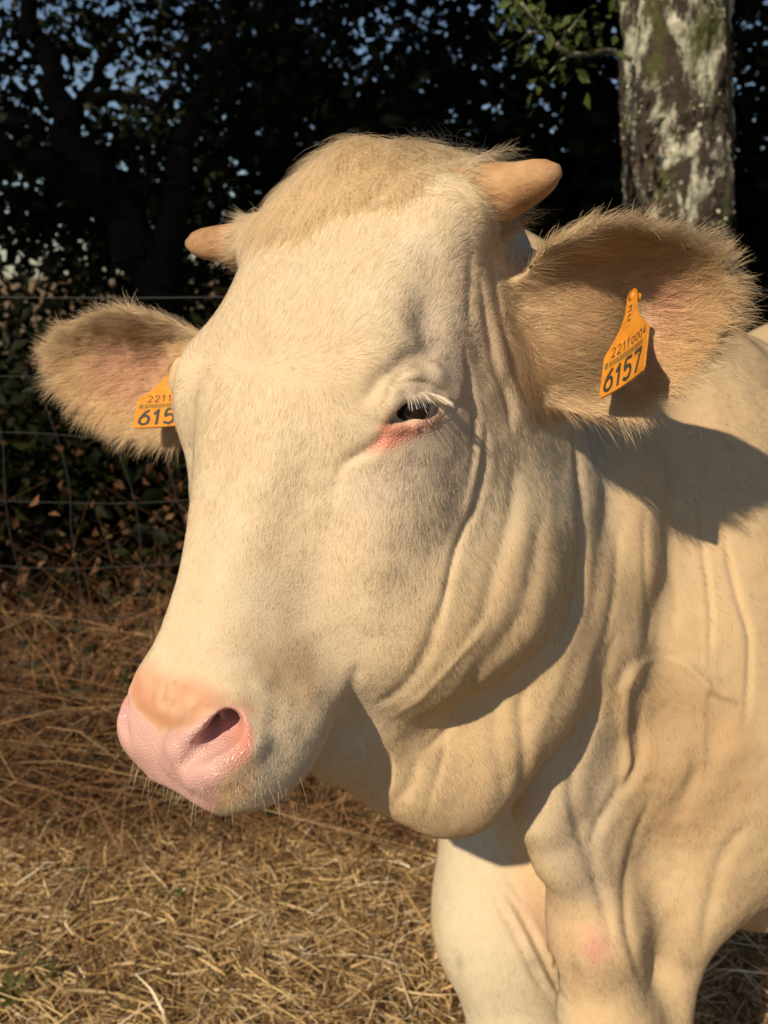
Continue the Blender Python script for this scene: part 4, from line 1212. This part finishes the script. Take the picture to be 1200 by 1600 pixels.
for x in np.arange(-3.1, 3.1, .115):
    z = 1.452 + .010 * math.sin(x * 2.3)
    for s_ in (-1, 1):
        v_, f_ = tube([np.array([x - .004, FY + .01 - .012 * s_, z - .010]), np.array([x, FY + .01, z + .001]), np.array([x + .004, FY + .01 + .012 * s_, z + .011])], [.0011, .0011], 4, False)
        BF += [tuple(i + len(BV) for i in q) for q in f_]; BV += v_.tolist()
o = mesh_obj('barbs', BV, BF, WIRE_M, bw); local(o); o.matrix_parent_inverse = Matrix.Translation((0, FY, 0)).inverted(); tag(o, kind='stuff')
bw_m = bw
for x in (-1.95, 2.0):
    V, Fq = tube([np.array([x, FY + .07, -.1]), np.array([x + .01, FY + .07, .8]), np.array([x, FY + .07, 1.52])], [.055, .052, .048], 14); local(mesh_obj('post', V, Fq, POST_M, fence))

# ---- trees
YT = 3.25; TRX = (at(1062, 260, 1.0) - CAMP)[0] * YT / (at(1062, 260, 1.0) - CAMP)[1]
def limb(a, b, ra, rb_, wob=.06, n=9, seed=0, seg=14):
    r_ = np.random.default_rng(seed); L = np.linalg.norm(np.subtract(b, a))
    t = np.linspace(0, 1, n)[:, None]; p = np.asarray(a) * (1 - t) + np.asarray(b) * t
    p[1:-1] += r_.normal(0, wob * L, (n - 2, 3)) * .6
    return tube(list(p), [ra, ra * .65 + rb_ * .35, rb_], seg)
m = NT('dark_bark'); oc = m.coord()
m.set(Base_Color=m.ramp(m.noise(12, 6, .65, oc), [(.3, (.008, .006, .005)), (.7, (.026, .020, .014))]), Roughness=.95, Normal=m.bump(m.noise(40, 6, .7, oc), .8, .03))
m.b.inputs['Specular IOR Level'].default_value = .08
BARK_M = m.m
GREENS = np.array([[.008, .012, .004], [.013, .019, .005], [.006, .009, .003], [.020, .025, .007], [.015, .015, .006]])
def crown(parent, centres, radii, nclump, nleaf, size, seed, spread=.28):
    r_ = np.random.default_rng(seed); C = []
    for c, rd in zip(centres, radii):
        v = r_.normal(0, 1, (nclump, 3)); v /= np.linalg.norm(v, axis=1, keepdims=True)
        C.append(np.asarray(c) + v * np.asarray(rd) * (r_.random(nclump) ** .45)[:, None])
    C = np.concatenate(C)
    K = np.repeat(C, nleaf, 0) + r_.normal(0, spread, (len(C) * nleaf, 3)) * [1, 1, .8]
    # leaves cut away along the sun's path, shaped to dapple the lichen trunk
    k_ = (YT - .15 - K[:, 1]) / LDIR[1]; hx, hz = K[:, 0] + LDIR[0] * k_, K[:, 2] + LDIR[2] * k_
    hole = (np.abs(hx - TRX) < .5) & (hz > 1.2) & (hz < 3.6) & (k_ > .5) & (vnoise(np.stack([hx, hz, hz * 0], 1), 5.5, 91) * .7 + vnoise(np.stack([hx, hz, hz * 0], 1), 13, 92) * .4 < -.10)
    K = K[~hole]; cid = np.repeat(np.arange(len(C)), nleaf)[~hole]
    V, T = leaf_mesh(K, r_.normal(0, 1, (len(K), 3)) + np.array([0, 0, .7]), r_.uniform(.6, 1.3, len(K)) * size, 1.8, .15, r_)
    o = mesh_obj('crown', V, T, LEAF_M, parent, smooth=False)
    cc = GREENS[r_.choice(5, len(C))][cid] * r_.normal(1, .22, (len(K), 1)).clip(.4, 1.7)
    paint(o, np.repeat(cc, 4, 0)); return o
def tree(label, base, trunk, limbs, crowns, nclump, nleaf, size, seed, group='trees of the wood behind the fence', bark=None, spread=.28):
    t = bpy.data.objects.new('oak_tree', None); sc.collection.objects.link(t); tag(t, label, 'tree', group)
    for i, (a, b, r0, r1) in enumerate(trunk):
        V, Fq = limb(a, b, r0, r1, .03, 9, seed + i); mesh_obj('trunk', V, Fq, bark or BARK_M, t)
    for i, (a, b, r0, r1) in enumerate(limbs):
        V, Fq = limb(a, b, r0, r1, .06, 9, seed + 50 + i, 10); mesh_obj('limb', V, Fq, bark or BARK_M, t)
    crown(t, [c for c, r_ in crowns], [r_ for c, r_ in crowns], nclump, nleaf, size, seed, spread)
    return t
def ap(px, py, y):
    """point on the view ray at world depth y"""
    r_ = at(px, py, 1.0) - CAMP; return CAMP + r_ * y / r_[1]

# the left oak: leaning trunk forking into limbs, seen dark against the sky
Y1 = 5.2
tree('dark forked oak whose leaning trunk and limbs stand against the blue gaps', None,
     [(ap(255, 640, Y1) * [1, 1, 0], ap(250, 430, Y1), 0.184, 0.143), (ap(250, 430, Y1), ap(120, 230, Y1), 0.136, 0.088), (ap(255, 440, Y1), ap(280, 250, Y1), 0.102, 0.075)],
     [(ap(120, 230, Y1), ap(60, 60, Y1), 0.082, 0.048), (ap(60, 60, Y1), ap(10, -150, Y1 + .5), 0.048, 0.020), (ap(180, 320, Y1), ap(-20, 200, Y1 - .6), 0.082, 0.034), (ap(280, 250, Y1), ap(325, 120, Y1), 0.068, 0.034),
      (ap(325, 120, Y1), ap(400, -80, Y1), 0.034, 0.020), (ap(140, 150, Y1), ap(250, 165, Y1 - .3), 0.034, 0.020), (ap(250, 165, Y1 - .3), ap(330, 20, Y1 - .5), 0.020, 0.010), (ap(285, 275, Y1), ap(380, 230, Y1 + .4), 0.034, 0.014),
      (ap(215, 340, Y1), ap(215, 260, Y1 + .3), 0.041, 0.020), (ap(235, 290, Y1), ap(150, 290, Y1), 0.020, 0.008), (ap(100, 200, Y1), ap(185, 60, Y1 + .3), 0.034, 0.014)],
     [(ap(140, 100, Y1 + 1.0), (1.7, 1.0, 1.1)), (ap(430, 120, Y1 + .6), (1.3, 1.0, 1.2)), (ap(40, 330, Y1 + .8), (1.3, .8, .8)), (np.array([-2.2, Y1, 5.2]), (2.6, 2.2, 1.7)), (np.array([-4.6, 3.0, 6.2]), (2.0, 2.0, 1.5)), (np.array([-5.0, .8, 7.4]), (1.8, 1.6, 1.3)), (np.array([-5.0, .0, 6.4]), (1.0, 1.0, .8)), (np.array([-4.6, .9, 6.4]), (1.0, 1.0, .8)), (np.array([-5.4, .6, 6.2]), (1.0, 1.0, .8)), (np.array([-3.9, 1.2, 6.5]), (1.0, 1.0, .8))], 36, 55, .062, 101, spread=.18)  # far-left crowns, out of view, added to keep sun off this oak
# deeper trees that close the wood
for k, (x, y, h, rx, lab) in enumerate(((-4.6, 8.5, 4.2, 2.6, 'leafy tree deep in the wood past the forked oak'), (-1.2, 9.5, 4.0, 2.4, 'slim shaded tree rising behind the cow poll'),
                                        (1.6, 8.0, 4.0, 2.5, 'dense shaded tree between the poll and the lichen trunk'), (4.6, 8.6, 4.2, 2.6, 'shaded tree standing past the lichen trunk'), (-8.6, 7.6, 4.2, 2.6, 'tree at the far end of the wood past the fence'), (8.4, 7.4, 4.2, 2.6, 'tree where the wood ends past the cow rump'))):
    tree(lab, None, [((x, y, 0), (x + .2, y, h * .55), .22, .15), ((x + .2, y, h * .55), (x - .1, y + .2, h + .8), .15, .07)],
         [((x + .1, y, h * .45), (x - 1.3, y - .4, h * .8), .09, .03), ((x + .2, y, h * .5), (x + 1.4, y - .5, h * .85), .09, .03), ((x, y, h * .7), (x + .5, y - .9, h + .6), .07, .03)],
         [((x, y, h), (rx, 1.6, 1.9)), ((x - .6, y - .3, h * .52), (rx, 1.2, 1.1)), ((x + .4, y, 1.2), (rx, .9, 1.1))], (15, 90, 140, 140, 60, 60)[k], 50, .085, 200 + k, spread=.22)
# shrub layer under the trees
for k, (x, y, rx, h, lab) in enumerate(((-2.4, 3.3, .8, .95, 'low dark holly shrub at the far fence end'), (-1.35, 3.6, .75, 1.05, 'dark shrub under the forked oak'), (-.3, 3.4, .8, 1.15, 'dark shrub hidden behind the cow muzzle'),
                                        (.7, 3.9, .9, 1.3, 'dark shrub behind the cow head'), (2.6, 3.9, .9, 1.5, 'dark shrub at the foot of the lichen trunk'), (-3.2, 6.6, 1.5, 2.2, 'tall dark shrub closing the wood past the forked oak'), (-3.4, 4.4, 1.0, 1.45, 'tall dark shrub past the fence corner'), (-1.9, 4.8, 1.1, 1.3, 'tall dark shrub in front of the forked oak'), (.1, 5.2, 1.1, 1.5, 'tall dark shrub in the middle of the wood'))):
    s_ = bpy.data.objects.new('shrub', None); sc.collection.objects.link(s_); tag(s_, lab, 'shrub', 'shrubs under the trees')
    for j in range(5):
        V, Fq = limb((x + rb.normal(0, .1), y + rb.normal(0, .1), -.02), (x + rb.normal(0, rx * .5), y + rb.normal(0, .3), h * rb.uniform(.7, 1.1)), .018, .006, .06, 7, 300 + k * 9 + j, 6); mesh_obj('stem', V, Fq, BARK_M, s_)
    o = crown(s_, [(x, y, h * .55)], [(rx, .55, h * .6)], 70, 36, .05, 400 + k, .14); o.name = 'foliage'
# the lichen-covered trunk by the fence; its crown spreads over the pasture edge and keeps the wood in shade
m = NT('lichen_bark'); oc = m.coord()
mp = m.node('ShaderNodeMapping'); m.link(oc, mp.inputs['Vector']); mp.inputs['Scale'].default_value = (1, 1, .45)
v1 = mp.outputs[0]
bark = m.ramp(m.noise(16, 6, .7, v1), [(.3, (.02, .014, .01)), (.6, (.06, .043, .028)), (.8, (.13, .09, .055))])
lich = m.ramp(m.noise(38, 6, .7, oc), [(.3, (.22, .23, .16)), (.52, (.48, .48, .37)), (.68, (.74, .72, .60))])
mk = m.ramp(m.noise(8, 7, .72, v1, .4), [(.50, (0, 0, 0)), (.56, (1, 1, 1))])  # dark patches and moss widened so the colour also carries dappled shade
moss = m.ramp(m.noise(6, 6, .7, m.node('ShaderNodeVectorMath', operation='ADD', in_0=v1, in_1=(3.1, 7.7, 1.2)).outputs[0]), [(.52, (0, 0, 0)), (.62, (1, 1, 1))])
c = m.mix(moss, m.mix(mk, bark, lich), (.075, .085, .02))
m.set(Base_Color=c, Roughness=.95, Normal=m.bump(m.noise(45, 8, .75, oc), .8, .02))
LICH_M = m.m
YT = 3.25
TB, TT = ap(1062, 520, YT), ap(1060, -60, YT)
tr = bpy.data.objects.new('lichen_tree', None); sc.collection.objects.link(tr)
tag(tr, 'thick trunk with pale lichen and moss standing close behind the fence', 'tree', 'trees of the wood behind the fence')
rad0 = 84 / FPX * YT / (at(1062, 200, 1) - CAMP)[1] * .93
ns, nz_ = 160, 300
zz = np.linspace(-.05, 4.6, nz_); an = np.linspace(0, 2 * math.pi, ns, endpoint=False)
AZ, AA = np.meshgrid(zz, an, indexing='ij')
def trunk_c(z): return np.stack([TB[0] + (TT[0] - TB[0]) * (z - TB[2]) / (TT[2] - TB[2]) + .015 * np.sin(z * 2.3), np.full_like(z, YT), z], -1)
cx = trunk_c(AZ.ravel())
pp = cx + np.stack([np.cos(AA.ravel()), np.sin(AA.ravel()), 0 * AA.ravel()], 1) * .2
rr = rad0 * (1.08 - .035 * AZ.ravel()) + .10 * np.exp(-AZ.ravel() / .25) + vnoise(pp * [1, 1, .35], 9, 61) * .014 + vnoise(pp * [1, 1, .5], 26, 62) * .014 + vnoise(pp, 60, 63) * .010 + vnoise(pp, 120, 64) * .005
V = cx + np.stack([np.cos(AA.ravel()) * rr, np.sin(AA.ravel()) * rr, 0 * rr], 1)
I = np.arange(nz_ * ns).reshape(nz_, ns); J = np.roll(I, -1, 1)
mesh_obj('trunk', V, np.stack([I[:-1], J[:-1], J[1:], I[1:]], -1).reshape(-1, 4), LICH_M, tr)
ttop = trunk_c(np.array([4.5]))[0]
for i, (b, r0, r1) in enumerate((((-1.6, 1.6, 6.4), .16, .05), ((3.6, 2.4, 6.6), .15, .05), ((.8, 4.6, 7.4), .16, .05), ((1.2, .9, 6.9), .13, .04))):
    V, Fq = limb(ttop - [0, 0, .15], b, r0, r1, .05, 9, 500 + i, 10); mesh_obj('limb', V, Fq, LICH_M, tr)
for i, (pts, r0, r1) in enumerate((([(985, 92, YT - .1), (950, 80, YT - .25), (905, 86, YT - .4), (870, 72, YT - .5), (840, 40, YT - .55), (815, 5, YT - .6)], .011, .004), ([(870, 72, YT - .5), (892, 45, YT - .55), (915, 15, YT - .55)], .006, .002),
                                   ([(850, 55, YT - .53), (830, 50, YT - .6), (815, 62, YT - .65)], .004, .002), ([(840, 38, YT - .55), (850, 8, YT - .5), (842, -20, YT - .5)], .004, .002), ([(905, 86, YT - .4), (880, 92, YT - .5), (855, 118, YT - .5)], .003, .0015))):
    V, Fq = tube([ap(*p) for p in pts], [r0, (r0 + r1) / 2, r1], 8); mesh_obj('branch', V, Fq, LICH_M, tr)
TW = np.array([ap(px_, py_, YT - .5) for px_, py_ in ((815, 5), (840, 40), (870, 72), (915, 15), (892, 45), (855, 118), (830, 50), (950, 80), (842, -20))])
n = 130; c_ = TW[rb.choice(len(TW), n)] + rb.normal(0, .055, (n, 3)); c_[:, 2] -= .01
V, T = leaf_mesh(c_, rb.normal(0, 1, (n, 3)) + np.array([-.3, -.6, .5]), rb.uniform(.014, .034, n), 1.8, .15)
o = mesh_obj('twig_leaves', V, T, LEAF_M, tr, smooth=False); tag(o, kind='stuff')
paint(o, np.repeat(np.array([.06, .085, .022]) * rb.normal(1, .25, (n, 1)).clip(.4, 1.6), 4, 0))
for i in range(1):         # dead ivy stem on the bark
    a0 = -.55 + i * .33; zs = np.linspace(1.3, 3.0, 12)
    aa = a0 + .5 * np.sin(zs * 1.7 + i * 2)
    c_ = trunk_c(zs); p_ = c_ + np.stack([np.cos(aa), np.sin(aa), 0 * aa], 1) * (rad0 * 1.09)
    V, Fq = tube(list(p_), [.008, .007, .005], 7); mesh_obj('ivy_stem', V, Fq, BARK_M, tr)
n = 2600          # tufts of lichen and moss that break the trunk's outline
zt = rb.uniform(1.2, 3.2, n); aa = rb.uniform(-math.pi, .15, n)
c_ = trunk_c(zt); nn = np.stack([np.cos(aa), np.sin(aa), 0 * aa], 1)
ok = vnoise(c_ + nn * .2, 7, 66) > -.1
zt, nn, c_ = zt[ok], nn[ok], c_[ok]; n = len(zt)
V, T = leaf_mesh(c_ + nn * (rad0 * rb.uniform(1.0, 1.10, n))[:, None], nn + rb.normal(0, .8, (n, 3)), rb.uniform(.006, .016, n), 1.3, .2)
o = mesh_obj('lichen_tufts', V, T, LEAF_M, tr, smooth=False); tag(o, kind='stuff')
lp = np.array([[.40, .42, .30], [.52, .52, .40], [.12, .13, .04], [.16, .11, .06], [.30, .30, .20]])
paint(o, np.repeat(lp[rb.choice(5, n)] * rb.normal(1, .15, (n, 1)), 4, 0))
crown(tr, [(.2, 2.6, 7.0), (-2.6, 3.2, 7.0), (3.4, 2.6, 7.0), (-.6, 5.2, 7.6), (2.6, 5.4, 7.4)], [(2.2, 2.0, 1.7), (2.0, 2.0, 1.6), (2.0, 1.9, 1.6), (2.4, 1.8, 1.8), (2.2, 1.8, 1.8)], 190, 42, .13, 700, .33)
print('script', time.time() - T0)
